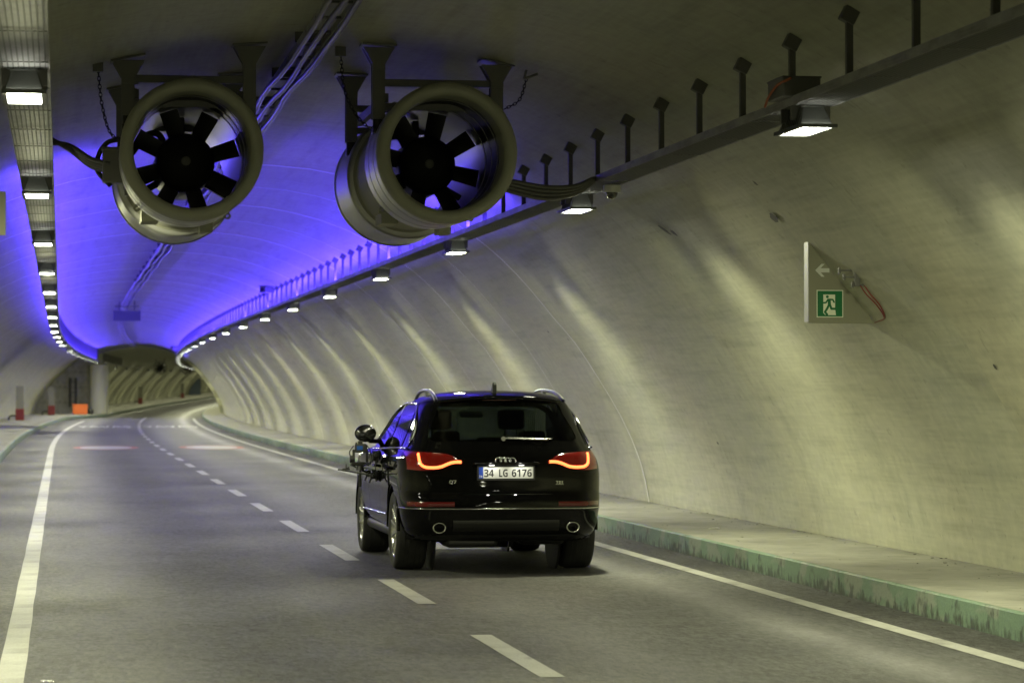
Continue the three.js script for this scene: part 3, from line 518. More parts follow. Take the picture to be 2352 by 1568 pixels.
{ // far side equipment
  const s = thing('variable_message_sign', 'dark message sign board hanging from the crown cables far off', 'sign', at(98, 2.1, ceilingY(2.1)));
  part('board', box(0.92, 0.34, 0.14, 0, -0.49, 0, 0.01), std({ name: 'sign_dark', color: rgb(0.10, 0.10, 0.12), roughness: 0.5 }), s);
  part('hanger', [box(0.03, 0.34, 0.03, -0.25, -0.16, 0), box(0.03, 0.34, 0.03, 0.25, -0.16, 0)], M.hanger, s); part('top_arm', box(0.8, 0.03, 0.06, 0, -0.17, 0), M.hanger, s);
  const cam = (z, label, k) => {
    const o = thing('surveillance_camera', label, 'camera', at(z, 4.72, 4.06), 'surveillance cameras above the right tray');
    part('body', [box(0.14 * k, 0.13 * k, 0.42 * k, 0, 0, 0, 0.02), box(0.17 * k, 0.015, 0.46 * k, 0, 0.075 * k, 0.03, 0.004)], M.galvDark, o); part('lens', cyl(0.045, 0.045, 0.03, 16, 0, 0, 0.22 * k, 'z'), M.black, o);
    part('arm', tube([[0.02, -0.06, 0], [0.0, -0.18, 0.02], [0.06, -0.27, 0.02], [0.16, -0.27, 0]], 0.015, 16, 6), M.hanger, o); o.rotation.y = -0.5; return o;
  };
  cam(67, 'surveillance camera on an arm over the right tray, in the blue light', 1.15);
  cam(158, 'tiny surveillance camera at the far end of the blue light', 1.3);
  const cab = (z, X, label, h) => {
    const o = thing('hydrant_cabinet', label, 'hydrant cabinet', at(z, X, 0.2), 'red hydrant cabinets along the left wall');
    part('red_box', [box(0.5, 0.68, 0.36, 0, 0.34, 0, 0.015), box(0.44, 0.6, 0.012, 0, 0.34, 0.184)], M.red, o);
    if (h) part('grey_panel', box(0.46, 1.35, 0.14, 0, 1.36, -0.1, 0.01), M.fanPaint, o);
    part('pipe', tube([[-0.22, 0.26, 0], [-0.45, 0.28, 0], [-0.62, 0.2, 0], [-0.66, 0.02, 0]], 0.05, 20, 8), M.cable, o); o.scale.setScalar(0.86);
  };
  cab(148.5, -3.15, 'nearer red hydrant cabinet by the left wall, with a tall grey panel', true);
  cab(181, -2.9, 'farther red hydrant cabinet by the left wall, near the orange box', true);
  cab(286, -1.75, 'distant red hydrant cabinet past the column, lower of two', true);
  cab(352, -1.9, 'distant red hydrant cabinet past the column, near the blue door', true);
  const g = thing('grit_bin', 'bright orange bin on the pavement in front of the round column', 'bin', at(184.5, -1.28, 0.2));
  part('bin', [box(0.92, 0.58, 0.6, 0, 0.29, 0, 0.04)], M.orange, g); part('lid', box(0.96, 0.07, 0.64, 0, 0.61, 0, 0.02), M.orange, g);
  const k = thing('black_bag', 'small dark bag on the ground between the orange bin and the column', 'bag', at(185.2, -0.62, 0.2));
  part('bag', new THREE.SphereGeometry(0.24, 12, 9).scale(0.8, 1, 0.8).translate(0, 0.17, 0), M.black, k); part('neck', new THREE.ConeGeometry(0.08, 0.14, 8).translate(0, 0.44, 0), M.black, k);
  const e = thing('end_wall', 'plain grey wall closing the bay, left of the round column', 'wall');
  const pts = []; for (const [x, y] of ARCH) if (x < -0.4) pts.push([x, y]); pts.unshift([-0.4, ceilingY(-0.4)]); pts.push([-0.4, -0.2]);
  part('slab', new THREE.ExtrudeGeometry(new THREE.Shape(pts.map(([x, y]) => new THREE.Vector2(x, y))), { depth: 0.4, bevelEnabled: false }).translate(shift(191), 0, -191.6), std({ name: 'end_wall_concrete', map: slabMap, roughness: 0.8 }), e);
  const c = thing('round_column', 'thick round pale column at the far end, left of the road', 'column', at(190.6, -0.3, 0));
  part('shaft', cyl(0.6, 0.6, 3.4, 40, 0, 1.7, 0), std({ name: 'column_paint', color: rgb(0.62, 0.62, 0.54), roughness: 0.4 }), c);
  part('plinth', lathe([[0.001, 0], [0.66, 0], [0.66, 0.16], [0.62, 0.2], [0.56, 0.2]], 40, 'y'), M.slab, c);
  const l = thing('pipe_rack', 'dark vertical pipes on the end wall above the orange bin', 'pipes', at(190.8, -1.98, 0));
  for (const x of [-0.18, 0.18]) part('pipe', cyl(0.075, 0.075, 1.9, 12, x, 1.6, 0), M.cable, l);
  for (const y of [1.0, 1.6, 2.3]) part('clamp', box(0.5, 0.06, 0.1, 0, y, -0.03), M.galvDark, l);
  const d = thing('blue_door', 'blue grey door standing in the far left wall', 'door', at(388, -3.4, 0.2));
  part('leaf', box(1.5, 2.1, 0.12, 0, 1.05, 0), M.door, d); part('frame', [box(0.1, 2.2, 0.2, -0.8, 1.1, 0), box(0.1, 2.2, 0.2, 0.8, 1.1, 0), box(1.7, 0.1, 0.2, 0, 2.15, 0)], M.galvDark, d);
}
{ // bits on the pavement and road
  for (const [z, X, label] of [[19.2, 6.95, 'small loop of pale wire on the pavement near the right edge'], [30.6, 7.0, 'tiny loop of pale wire on the pavement behind the car']]) {
    const o = tag(part('wire_loop', tube([[0, 0.004, 0], [0.05, 0.02, 0.03], [0.09, 0.006, -0.02], [0.04, 0.012, -0.07], [-0.02, 0.005, -0.04]], 0.004, 30, 5, true), M.white), label, 'wire', 'wire loops on the pavement'); o.position.set(...at(z, X, 0.203));
  }
  for (const [z, X, r, label] of [[17.1, -0.08, 0.9, 'crumpled scrap of clear plastic beside the left edge line'], [16.1, 2.0, 2.1, 'tiny blue scrap lying on the near road']]) {
    const g = new THREE.PlaneGeometry(0.09, 0.16, 5, 6).rotateX(-Math.PI / 2), p = g.attributes.position; for (let i = 0; i < p.count; i++) p.setY(i, 0.012 + 0.02 * rnd()); g.computeVertexNormals();
    const o = tag(part('plastic_scrap', g, r < 1 ? phys({ name: 'clear_plastic', color: rgb(0.7, 0.7, 0.7), roughness: 0.15, clearcoat: 1 }) : std({ name: 'blue_plastic', color: rgb(0.05, 0.06, 0.4), roughness: 0.4 })), label, 'litter'); o.rotation.y = r; o.position.set(...at(z, X, 0)); if (r > 1) o.scale.setScalar(0.3); else o.scale.setScalar(0.45);
  }
}

{ // grit and chips swept against the wall and the kerb: nobody could count them
  const bits = [], chip = (z, X, y, s) => { const g = new THREE.TetrahedronGeometry(s, 0).scale(rr(0.6, 2.2), rr(0.25, 0.5), rr(0.6, 2)).rotateY(rr(0, 6)); bits.push(g.translate(...at(z, X, y + s * 0.15))); };
  for (let i = 0; i < 260; i++) chip(rr(15, 70), 7.88 - Math.abs(rnd() * rnd()) * 0.7, 0.2, rr(0.004, 0.016));
  for (let i = 0; i < 150; i++) chip(rr(15, 60), rr(6.55, 7.85), 0.2, rr(0.003, 0.01));
  for (let i = 0; i < 220; i++) chip(rr(14, 70), 6.45 - rnd() * rnd() * 0.5, 0, rr(0.004, 0.014));
  for (let i = 0; i < 120; i++) chip(rr(15, 45), rr(-1.3, 6.3), 0, rr(0.003, 0.008));
  const o = part('grit', merge(bits), std({ name: 'dark_grit', color: rgb(0.06, 0.055, 0.045), roughness: 0.9 })); o.userData.kind = 'stuff'; tag(o, 'dark grit and chips scattered along the pavement and gutter', 'grit');
}

// ---------------------------------------------------------------- the car: x right, y up, z to the rear, rear axle at z = 0
const CAR = thing('black_suv', 'black estate-bodied off-road car driving away with red tail lights glowing', 'car', at(27.45, 4.1, 0));
{
  const paint = phys({ name: 'black_car_paint', color: rgb(0.003, 0.003, 0.0032), metalness: 0, specularIntensity: 0, roughness: 0.4, clearcoat: 0.75, clearcoatRoughness: 0.02 });
  const trim = std({ name: 'black_trim', color: rgb(0.012, 0.012, 0.012), roughness: 0.55 });
  const grey = std({ name: 'dark_valance', color: rgb(0.008, 0.008, 0.008), roughness: 0.6 });
  const glass = phys({ name: 'tinted_glass', color: rgb(0.035, 0.046, 0.041), roughness: 0.0, transmission: 1, thickness: 0, ior: 1.5 });
  const clear = phys({ name: 'windscreen_glass', color: rgb(0.85, 0.9, 0.87), roughness: 0.0, transmission: 1, thickness: 0, ior: 1.5 });
  const cabin = std({ name: 'cabin_fabric', color: rgb(0.02, 0.02, 0.02), roughness: 0.8 });
  const rubber = std({ name: 'tyre_rubber', color: rgb(0.018, 0.018, 0.018), roughness: 0.75, bumpMap: rep(grainBump, 4, 4), bumpScale: 0.002 });
  const alloy = std({ name: 'alloy', color: rgb(0.6, 0.6, 0.58), metalness: 0.9, roughness: 0.25 });
  const lens = phys({ name: 'red_lens', color: rgb(0.06, 0.003, 0.002), roughness: 0.12, clearcoat: 1, clearcoatRoughness: 0.03, emissive: rgb(0.065, 0.002, 0.001), emissiveIntensity: 1 });
  const lensDim = phys({ name: 'red_reflector', color: rgb(0.10, 0.006, 0.006), roughness: 0.2, clearcoat: 1 });
  const glow = std({ name: 'tail_light_glow', color: rgb(0.5, 0.1, 0.05), emissive: rgb(1, 0.135, 0.035), emissiveIntensity: 5 });
  //          y      w      zr     zf     rx     rz    bow
  const T = [[0.30, 0.830, 0.80, -3.80, 0.26, 0.30, 0.05], [0.36, 0.905, 0.92, -3.93, 0.27, 0.36, 0.06], [0.45, 0.950, 0.975, -4.00, 0.28, 0.40, 0.08], [0.56, 0.968, 1.010, -4.05, 0.28, 0.42, 0.09], [0.615, 0.974, 1.020, -4.06, 0.28, 0.42, 0.09],
    [0.68, 0.978, 1.015, -4.07, 0.28, 0.42, 0.09], [0.735, 0.982, 0.985, -4.06, 0.28, 0.42, 0.09], [0.76, 0.985, 0.962, -4.06, 0.28, 0.42, 0.09], [0.90, 0.988, 0.945, -4.03, 0.27, 0.42, 0.085], [1.00, 0.980, 0.925, -3.95, 0.27, 0.42, 0.08],
    [1.06, 0.965, 0.905, -3.70, 0.27, 0.42, 0.075], [1.10, 0.945, 0.885, -3.30, 0.26, 0.42, 0.07], [1.14, 0.920, 0.860, -2.75, 0.25, 0.42, 0.07], [1.18, 0.897, 0.830, -2.30, 0.24, 0.42, 0.07], [1.24, 0.868, 0.785, -2.10, 0.23, 0.40, 0.07],
    [1.34, 0.824, 0.705, -1.80, 0.21, 0.38, 0.07], [1.44, 0.788, 0.620, -1.50, 0.20, 0.36, 0.07], [1.54, 0.742, 0.540, -1.20, 0.19, 0.34, 0.07], [1.60, 0.700, 0.520, -0.98, 0.20, 0.32, 0.07], [1.645, 0.635, 0.47, -0.78, 0.24, 0.32, 0.07],
    [1.68, 0.52, 0.30, -0.55, 0.24, 0.30, 0.05], [1.70, 0.36, 0.05, -0.40, 0.2, 0.2, 0.03], [1.71, 0.16, -0.15, -0.30, 0.08, 0.06, 0.0]];
  const col = (k) => pchip(T.map((r) => r[0]), T.map((r) => r[k])), W = col(1), ZR = col(2), ZF = col(3), RX = col(4), RZ = col(5), BOW = col(6);
  const taper = (z) => (z > -1 ? 1 - 0.030 * ((z + 1) / 2) ** 2 * 1.3 : z < -2.4 ? 1 - 0.07 * ((-2.4 - z) / 1.6) ** 2 : 1);
  const side = (y, z, o = 0) => (W(y) + o) * taper(z);
  // half outline at height y, from the middle of the rear round to the middle of the front
  function half(y, o = 0) {
    const w = W(y) + o, zr = ZR(y) + o, zf = ZF(y) - o, rx = Math.min(RX(y), w * 0.8), rz = Math.min(RZ(y), (zr - zf) * 0.3), bow = BOW(y), out = [], zc = zr - bow - rz, wc = w * taper(zc), N1 = 14, N2 = 14, N3 = 26, N4 = 10, N5 = 8;
    const xe = wc - rx, b = (x) => bow * (x / wc) ** 2;
    for (let i = 0; i < N1; i++) { const x = xe * i / N1; out.push([x, zr - b(x)]); }
    const ze = zr - b(xe), rze = ze - zc;
    for (let i = 0; i < N2; i++) { const t = i / N2 * Math.PI / 2; out.push([xe + rx * Math.sin(t), zc + rze * Math.cos(t)]); }
    const fz = Math.min(0.9, (zr - zf) * 0.28), zfc = zf + fz;
    for (let i = 0; i < N3; i++) { const z = lerp(zc, zfc, i / N3); out.push([w * taper(z), z]); }
    const wf = w * taper(zfc), fx = wf * 0.34;
    for (let i = 0; i < N4; i++) { const t = i / N4 * Math.PI / 2; out.push([wf - fx + fx * Math.cos(t), zfc - (fz - 0.14 * wf) * Math.sin(t)]); }
    const xf = wf - fx, z4 = zfc - (fz - 0.14 * wf);
    for (let i = 0; i <= N5; i++) { const t = i / N5, x = xf * (1 - t); out.push([x, z4 - 0.14 * wf * (1 - (x / xf) ** 2)]); }
    return out;
  }
  function rearZ(x, y, o = 0) {
    const w = W(y) + o, zr = ZR(y) + o, rx = Math.min(RX(y), w * 0.8), rz = RZ(y), bow = BOW(y), zc = zr - bow - rz, wc = w * taper(zc), xe = wc - rx, ax = Math.abs(x);
    if (ax <= xe) return zr - bow * (x / wc) ** 2;
    const ze = zr - bow * (xe / wc) ** 2, t = clamp((ax - xe) / rx, 0, 1); return zc + (ze - zc) * Math.sqrt(Math.max(0, 1 - t * t));
  }
  function loft(ys, outline) {
    const pos = [], idx = [], rows = ys.map((y) => { const h = outline(y), r = h.map(([x, z]) => [x, y, z]); for (let i = h.length - 2; i > 0; i--) r.push([-h[i][0], y, h[i][1]]); return r; }), m = rows[0].length;
    for (const r of rows) for (const p of r) pos.push(...p);
    for (let i = 0; i < rows.length - 1; i++) for (let k = 0; k < m; k++) { const a = i * m + k, b = i * m + (k + 1) % m, c = a + m, d = b + m; idx.push(a, b, c, b, d, c); }
    for (const [i, top] of [[0, false], [rows.length - 1, true]]) {
      const c = pos.length / 3; let sx = 0, sz = 0; for (const p of rows[i]) { sx += p[0]; sz += p[2]; } pos.push(sx / m, ys[i] + (top ? 0.002 : 0), sz / m);
      for (let k = 0; k < m; k++) { const a = i * m + k, b = i * m + (k + 1) % m; top ? idx.push(a, b, c) : idx.push(a, c, b); }
    }
    const g = new THREE.BufferGeometry(); g.setAttribute('position', new THREE.Float32BufferAttribute(pos, 3)); g.setIndex(idx); g.computeVertexNormals();
    g.setAttribute('uv', new THREE.BufferAttribute(new Float32Array(pos.length / 3 * 2), 2)); return g;
  }
  const ys = []; for (let y = 0.3; y < 1.64; y += 0.02) ys.push(y); for (const y of [1.645, 1.655, 1.665, 1.675, 1.685, 1.693, 1.70, 1.705, 1.71]) ys.push(y);
  const shell = loft(ys, half), cavity = loft([0.55, 0.7, 0.85, 1.0, 1.08, 1.14, 1.18, 1.25, 1.35, 1.45, 1.55, 1.6, 1.64], (y) => { const h = half(y, -0.045), zlim = y < 1.2 ? -2.25 : -9; return h.map(([x, z]) => [Math.max(0, x), Math.max(z, zlim)]); });
  const ev = new Evaluator(); ev.attributes = ['position', 'normal', 'uv']; ev.useGroups = false;
  let B = new Brush(shell); B.updateMatrixWorld();
  const cut = (g) => { if (!g.attributes.uv) g.setAttribute('uv', new THREE.BufferAttribute(new Float32Array(g.attributes.position.count * 2), 2)); const c = new Brush(g); c.updateMatrixWorld(); B = ev.evaluate(B, c, SUBTRACTION); };
  cut(cavity);
  const prism = (pts, d, where) => { const g = new THREE.ExtrudeGeometry(new THREE.Shape(pts.map(([a, b]) => new THREE.Vector2(a, b))), { depth: d, bevelEnabled: false, curveSegments: 8 }); return where(g); };
  const smoothPoly = (pts, n = 40) => new THREE.CatmullRomCurve3(pts.map(([a, b]) => V(a, b, 0)), true, 'catmullrom', 0.2).getPoints(n * 2).slice(0, -1).map((p) => [p.x, p.y]);
  // rear window, windscreen, three side windows a side
  const rw = (y) => lerp(0.71, 0.58, smooth(1.235, 1.6, y)) - 0.05 * smooth(1.27, 1.23, y) ** 2 - 0.05 * smooth(1.555, 1.6, y) ** 2, RW = [1.235, 1.6];
  const rwPts = []; for (let i = 0; i <= 16; i++) { const y = lerp(...RW, i / 16); rwPts.push([rw(y), y]); } for (let i = 16; i >= 0; i--) { const y = lerp(...RW, i / 16); rwPts.push([-rw(y), y]); }
  cut(prism(rwPts, 1, (g) => g.translate(0, 0, 0.25)));
  cut(prism([[-0.74, 1.2], [0.74, 1.2], [0.60, 1.55], [-0.60, 1.55]], 1.6, (g) => g.translate(0, 0, -2.6)));
  const top = pchip([-2.0, -1.7, -1.3, -0.8, -0.2, 0.1, 0.3, 0.45, 0.52], [1.17, 1.33, 1.49, 1.575, 1.575, 1.53, 1.45, 1.33, 1.21]), bot = (z) => lerp(1.135, 1.185, (z + 2) / 2.5);
  const DLO = [[-1.93, -0.98], [-0.90, 0.02], [0.09, 0.49]];
  for (const [a, b] of DLO) { const p = []; for (let i = 0; i <= 14; i++) p.push([lerp(a, b, i / 14), bot(lerp(a, b, i / 14))]); for (let i = 14; i >= 0; i--) p.push([lerp(a, b, i / 14), Math.max(top(lerp(a, b, i / 14)), bot(lerp(a, b, i / 14)) + 0.005)]); for (const s of [-1, 1]) cut(prism(p, 0.5, (g) => g.rotateY(-Math.PI / 2).translate(s > 0 ? 1.05 : -0.55, 0, 0))); }
  // wheel arches, the door gaps and the gap under the tailgate
  for (const z of [0, -3.0]) for (const s of [-1, 1]) cut(cyl(0.432, 0.432, 0.42, 48, s * 0.80, 0.385, z, 'x'));
  for (const z of [-1.93, -0.94, 0.06]) for (const s of [-1, 1]) cut(box(0.05, 0.78, 0.008, s * 0.985, 0.82, z));
  cut(box(1.42, 0.008, 0.05, 0, 0.745, 0.985));
  const body = part('body', B.geometry, paint, CAR);
  // panes
  function pane(rows, f, mat) {                                     // rows: [y, x0, x1]
    const pos = [], idx = [], n = 18, m = n + 1; rows.forEach(([y, a, b]) => { for (let k = 0; k <= n; k++) pos.push(...f(lerp(a, b, k / n), y)); });
    for (let i = 0; i < rows.length - 1; i++) for (let k = 0; k < n; k++) { const a = i * m + k, b = a + 1, c = a + m, d = c + 1; idx.push(a, b, c, b, d, c); }
    const g = new THREE.BufferGeometry(); g.setAttribute('position', new THREE.Float32BufferAttribute(pos, 3)); g.setIndex(idx); g.computeVertexNormals(); return g;
  }
  const rng = (a, b, n, f) => Array.from({ length: n + 1 }, (_, i) => f(lerp(a, b, i / n)));
  part('rear_window', pane(rng(1.231, 1.604, 20, (y) => [y, -rw(clamp(y, ...RW)) - 0.004, rw(clamp(y, ...RW)) + 0.004]), (x, y) => [x, y, rearZ(x, y) - 0.004], glass), glass, CAR);
  part('windscreen', pane(rng(1.19, 1.56, 12, (y) => [y, -lerp(0.75, 0.61, (y - 1.2) / 0.35), lerp(0.75, 0.61, (y - 1.2) / 0.35)]), (x, y) => [x, y, ZF(y) + 0.05 + 0.16 * (x / 0.75) ** 2], clear), clear, CAR);
  for (const [a, b] of DLO) for (const s of [-1, 1]) {
    const zsn = rng(a - 0.004, b + 0.004, 18, (z) => z), pos = [], idx = [], n = 8;
    for (const z of zsn) for (let k = 0; k <= n; k++) { const y = lerp(bot(z) - 0.004, Math.max(top(z), bot(z)) + 0.004, k / n); pos.push(s * (side(y, z) - 0.005), y, z); }
    for (let i = 0; i < zsn.length - 1; i++) for (let k = 0; k < n; k++) { const p = i * (n + 1) + k, q = p + n + 1; idx.push(p, p + 1, q, p + 1, q + 1, q); }
    const g = new THREE.BufferGeometry(); g.setAttribute('position', new THREE.Float32BufferAttribute(pos, 3)); g.setIndex(idx); g.computeVertexNormals(); part('side_window', g, a > -1.5 ? glass : glass, CAR);
  }
  for (const s of [-1, 1]) {                                         // bright strips round the side windows and along the sill
    const up = rng(-1.97, 0.535, 40, (z) => { const y = Math.max(top(clamp(z, -2, 0.52)) + 0.012, bot(z)); return [s * (side(y, z) + 0.004), y, z]; });
    part('window_trim', [tube(up, 0.0095, 80, 6), tube(rng(-1.97, 0.535, 20, (z) => [s * (side(bot(z) - 0.014, z) + 0.004), bot(z) - 0.014, z]), 0.0095, 40, 6)], M.chrome, CAR);
    part('sill_strip', tube(rng(-2.5, -0.5, 16, (z) => [s * (side(0.5, z) + 0.004), 0.50 + 0.012 * (z + 1.5), z]), 0.010, 30, 6), M.chrome, CAR);
    part('sill', tube(rng(-2.56, -0.44, 12, (z) => [s * (side(0.36, z) - 0.03), 0.34, z]), 0.06, 24, 10), trim, CAR);
    for (const z of [-1.16, -0.16]) part('door_handle', [box(0.035, 0.028, 0.22, s * (side(0.96, z) + 0.02), 0.965, z, 0.012)], paint, CAR);
    for (const z of [0, -3.0]) part('arch_lip', new THREE.TorusGeometry(0.434, 0.016, 8, 40, Math.PI).rotateY(Math.PI / 2).translate(s * (side(0.6, z) - 0.012), 0.385, z), paint, CAR);
    // roof rail: a low arch with feet
    part('roof_rail', [tube([[0.61, 1.615, 0.56], [0.605, 1.648, 0.42], [0.595, 1.682, 0.2], [0.585, 1.706, -0.12], [0.58, 1.71, -0.6], [0.585, 1.69, -0.92], [0.595, 1.63, -1.12]].map(([x, y, z]) => [s * x, y, z]), 0.018, 60, 10), box(0.03, 0.06, 0.12, s * 0.58, 1.69, -0.4, 0.008)], std({ name: 'satin_alu', color: rgb(0.22, 0.22, 0.22), metalness: 1, roughness: 0.35 }), CAR);
    // mirror
    const mir = part('door_mirror', [new THREE.SphereGeometry(0.1, 24, 16).scale(1.12, 0.9, 0.75).translate(s * 1.03, 1.275, -1.80), box(0.14, 0.045, 0.08, s * 0.93, 1.195, -1.80, 0.015)], paint, CAR);
    part('mirror_glass', new THREE.SphereGeometry(0.09, 20, 12).scale(1.15, 0.84, 0.12).translate(s * 1.03, 1.278, -1.725), std({ name: 'mirror_silver', color: rgb(0.3, 0.3, 0.32), metalness: 1, roughness: 0.06 }), mir);
  }
  // lamps: lens patches that follow the body, a glowing bent tube on each
  function patch(xs, yb, yt, off, n = 8) {
    const pos = [], idx = []; for (const x of xs) for (let k = 0; k <= n; k++) { const y = lerp(yb(Math.abs(x)), yt(Math.abs(x)), k / n), e = Math.min(k, n - k) === 0 ? 0.001 : 1; pos.push(x, y, rearZ(x, y, 0) + off * e); }
    const m = n + 1; for (let i = 0; i < xs.length - 1; i++) for (let k = 0; k < n; k++) { const a = i * m + k, b = a + 1, c = a + m, d = c + 1; idx.push(a, c, b, b, c, d); }
    const g = new THREE.BufferGeometry(); g.setAttribute('position', new THREE.Float32BufferAttribute(pos, 3)); g.setIndex(idx); g.computeVertexNormals(); return g;
  }
  const lt = pchip([0.40, 0.44, 0.50, 0.58, 0.70, 0.90], [1.050, 1.066, 1.105, 1.124, 1.134, 1.145]), lb = pchip([0.40, 0.46, 0.52, 0.58, 0.64, 0.78, 0.90], [1.043, 1.033, 1.022, 0.998, 0.976, 0.966, 0.975]);
  for (const s of [-1, 1]) {
    const g = part('tail_light', patch(rng(0.40, 0.905, 30, (x) => s * x), lb, lt, 0.012), lens, CAR);
    const path = [[0.415, 1.045], [0.46, 1.046], [0.50, 1.041], [0.55, 1.025], [0.60, 1.004], [0.65, 0.995], [0.71, 0.994], [0.755, 1.000], [0.785, 1.018], [0.797, 1.045], [0.802, 1.08], [0.804, 1.122]].map(([x, y]) => [s * x, y, rearZ(x, y) + 0.012]);
    part('light_tube', tube(path, 0.0135, 60, 8), glow, g);
    const l = new THREE.RectAreaLight(rgb(1, 0.13, 0.03), 3.2, 0.36, 0.1); l.name = 'tail_light_lamp'; CAR.add(l); l.position.set(s * 0.6, 1.03, 1.03); l.rotation.set(0, Math.PI, 0);
    part('bumper_reflector', patch(rng(0.49, 0.91, 20, (x) => s * x), () => 0.632, () => 0.676, 0.006, 4), lensDim, CAR);
    // tailpipe: chromed oval ring round a dark bore
    const pipe = part('tailpipe', lathe([[0.05, 0.02], [0.058, 0.03], [0.064, 0.02], [0.062, -0.12], [0.048, -0.12], [0.048, 0.02]], 32).scale(1, 0.8, 1).translate(s * 0.63, 0.435, rearZ(0.63, 0.44) + 0.012), M.chrome, CAR);
    part('pipe_bore', cyl(0.047, 0.047, 0.01, 28, 0, 0, 0, 'z').scale(1, 0.8, 1).translate(s * 0.63, 0.435, rearZ(0.63, 0.44) - 0.05), M.black, pipe);
  }
  part('bumper_strip', tube(rng(-0.955, 0.955, 60, (x) => [x, 0.612, rearZ(x, 0.612) + 0.002]), 0.0075, 90, 6), M.chrome, CAR);
  part('valance', [patch(rng(-0.50, 0.50, 24, (x) => x), () => 0.40, () => 0.505, 0.012, 5), patch(rng(-0.88, 0.88, 30, (x) => x), () => 0.31, () => 0.365, 0.008, 3)], grey, CAR);
  part('high_brake_light', box(0.34, 0.012, 0.02, 0, 1.624, rearZ(0, 1.624) + 0.002), lensDim, CAR);
  // roof spoiler lip over the rear window
  { const p = (y0, y1, z1) => rng(-0.60, 0.60, 24, (x) => [x, y0 - 0.045 * (x / 0.6) ** 2, rearZ(x, y1) + z1]); part('roof_spoiler', tube(p(1.645, 1.615, 0.012), 0.022, 40, 8), paint, CAR); }
  // wiper, washer, antenna
  const wz = (x, y) => rearZ(x, y) + 0.018;
  part('rear_wiper', [bar([-0.0, 1.262, wz(0, 1.262)], [0.42, 1.247, wz(0.42, 1.247)], 0.0085), bar([0.05, 1.268, wz(0.05, 1.268) - 0.008], [0.47, 1.255, wz(0.47, 1.255) - 0.008], 0.005), cyl(0.022, 0.022, 0.03, 16, 0, 1.26, wz(0, 1.26) - 0.008, 'z')], std({ name: 'satin_wiper', color: rgb(0.25, 0.25, 0.25), metalness: 0.8, roughness: 0.25 }), CAR);
  { const s = new THREE.Shape([[0.11, 0], [0.085, 0.025], [0.03, 0.07], [0.005, 0.085], [-0.01, 0.07], [-0.015, 0]].map(([x, y]) => new THREE.Vector2(x, y))); part('roof_aerial', new THREE.ExtrudeGeometry(s, { depth: 0.022, bevelEnabled: true, bevelSize: 0.008, bevelThickness: 0.008, bevelSegments: 2 }).rotateY(Math.PI / 2).translate(-0.011, 1.695, 0.22), M.black, CAR); }
  // four linked rings, model letters, number plate
  for (let k = 0; k < 4; k++) part('badge_ring', new THREE.TorusGeometry(0.0285, 0.0048, 8, 32).translate(-0.066 + k * 0.044, 1.055, rearZ(0, 1.055) + 0.006), M.chrome, CAR);
  const letters = (t, h, x, y, name) => { const g = new TextGeometry(t, { font, size: h, depth: 0.005, curveSegments: 6, bevelEnabled: false }); g.computeBoundingBox(); g.translate(-(g.boundingBox.min.x + g.boundingBox.max.x) / 2, 0, 0).scale(1.25, 1, 1).translate(x, y, rearZ(x, y) + 0.001); g.rotateY(0); part(name, g, M.chrome, CAR); };
  letters('Q7', 0.032, -0.50, 0.845, 'model_badge'); letters('TDI', 0.024, 0.51, 0.842, 'engine_badge'); part('badge_underline', box(0.075, 0.004, 0.004, 0.51, 0.835, rearZ(0.51, 0.835) + 0.003), M.chrome, CAR);
  const plateTex = canvasTex(1040, 224, (c, w, h) => {
    c.fillStyle = '#d9dbd2'; c.fillRect(0, 0, w, h); c.fillStyle = '#1c48b8'; c.fillRect(0, 0, 88, h); c.fillStyle = '#e8e8e8'; c.font = 'bold 54px sans-serif'; c.fillText('TR', 10, 200);
    c.strokeStyle = '#222'; c.lineWidth = 6; c.strokeRect(4, 4, w - 8, h - 8); c.fillStyle = '#14161a'; c.textBaseline = 'middle';
    const put = (t, x, ww) => { c.save(); c.translate(x, h / 2 + 8); c.font = 'bold 196px sans-serif'; const m = c.measureText(t).width; c.scale(ww / m, 1); c.fillText(t, 0, 0); c.restore(); };
    put('34', 100, 190); put('LG', 374, 186); put('6176', 620, 390);
  });
  const py = 0.945, pz = rearZ(0, py) + 0.012;
  const pl = part('number_plate', box(0.52, 0.112, 0.006, 0, py, pz), std({ name: 'plate_print', map: plateTex, roughness: 0.4 }), CAR);
  part('plate_frame', [box(0.545, 0.012, 0.012, 0, py + 0.06, pz - 0.002), box(0.545, 0.016, 0.012, 0, py - 0.063, pz - 0.002), box(0.012, 0.112, 0.012, 0.267, py, pz - 0.002), box(0.012, 0.112, 0.012, -0.267, py, pz - 0.002)], M.black, pl);
  part('plate_lamp_bar', box(0.62, 0.03, 0.05, 0, py + 0.085, pz + 0.01, 0.012), paint, CAR);
  for (const s of [-1, 1]) { part('plate_lamp', box(0.05, 0.006, 0.02, s * 0.14, py + 0.069, pz + 0.024), std({ name: 'plate_light_glow', color: rgb(0.8, 0.8, 0.8), emissive: rgb(1, 0.97, 0.9), emissiveIntensity: 0.8 }), CAR); const l = new THREE.SpotLight(rgb(1, 0.97, 0.88), 0.1, 0, 1.2, 0.6, 2); l.name = 'plate_light_lamp'; l.position.set(s * 0.14, py + 0.105, pz + 0.10); l.target.position.set(s * 0.13, py - 0.05, pz); l.shadow.radius = 0.6; CAR.add(l, l.target); }
  part('underbody', [box(1.5, 0.2, 4.3, 0, 0.40, -1.55, 0.04), box(0.5, 0.12, 0.5, -0.3, 0.30, 0.55, 0.05), box(0.44, 0.1, 0.42, 0.38, 0.31, 0.5, 0.05), box(1.4, 0.07, 0.1, 0, 0.29, 0, 0.03), cyl(0.11, 0.11, 0.3, 16, 0, 0.31, 0, 'x'), cyl(0.03, 0.03, 2.6, 10, 0.2, 0.27, -1.4, 'z')], M.black, CAR);
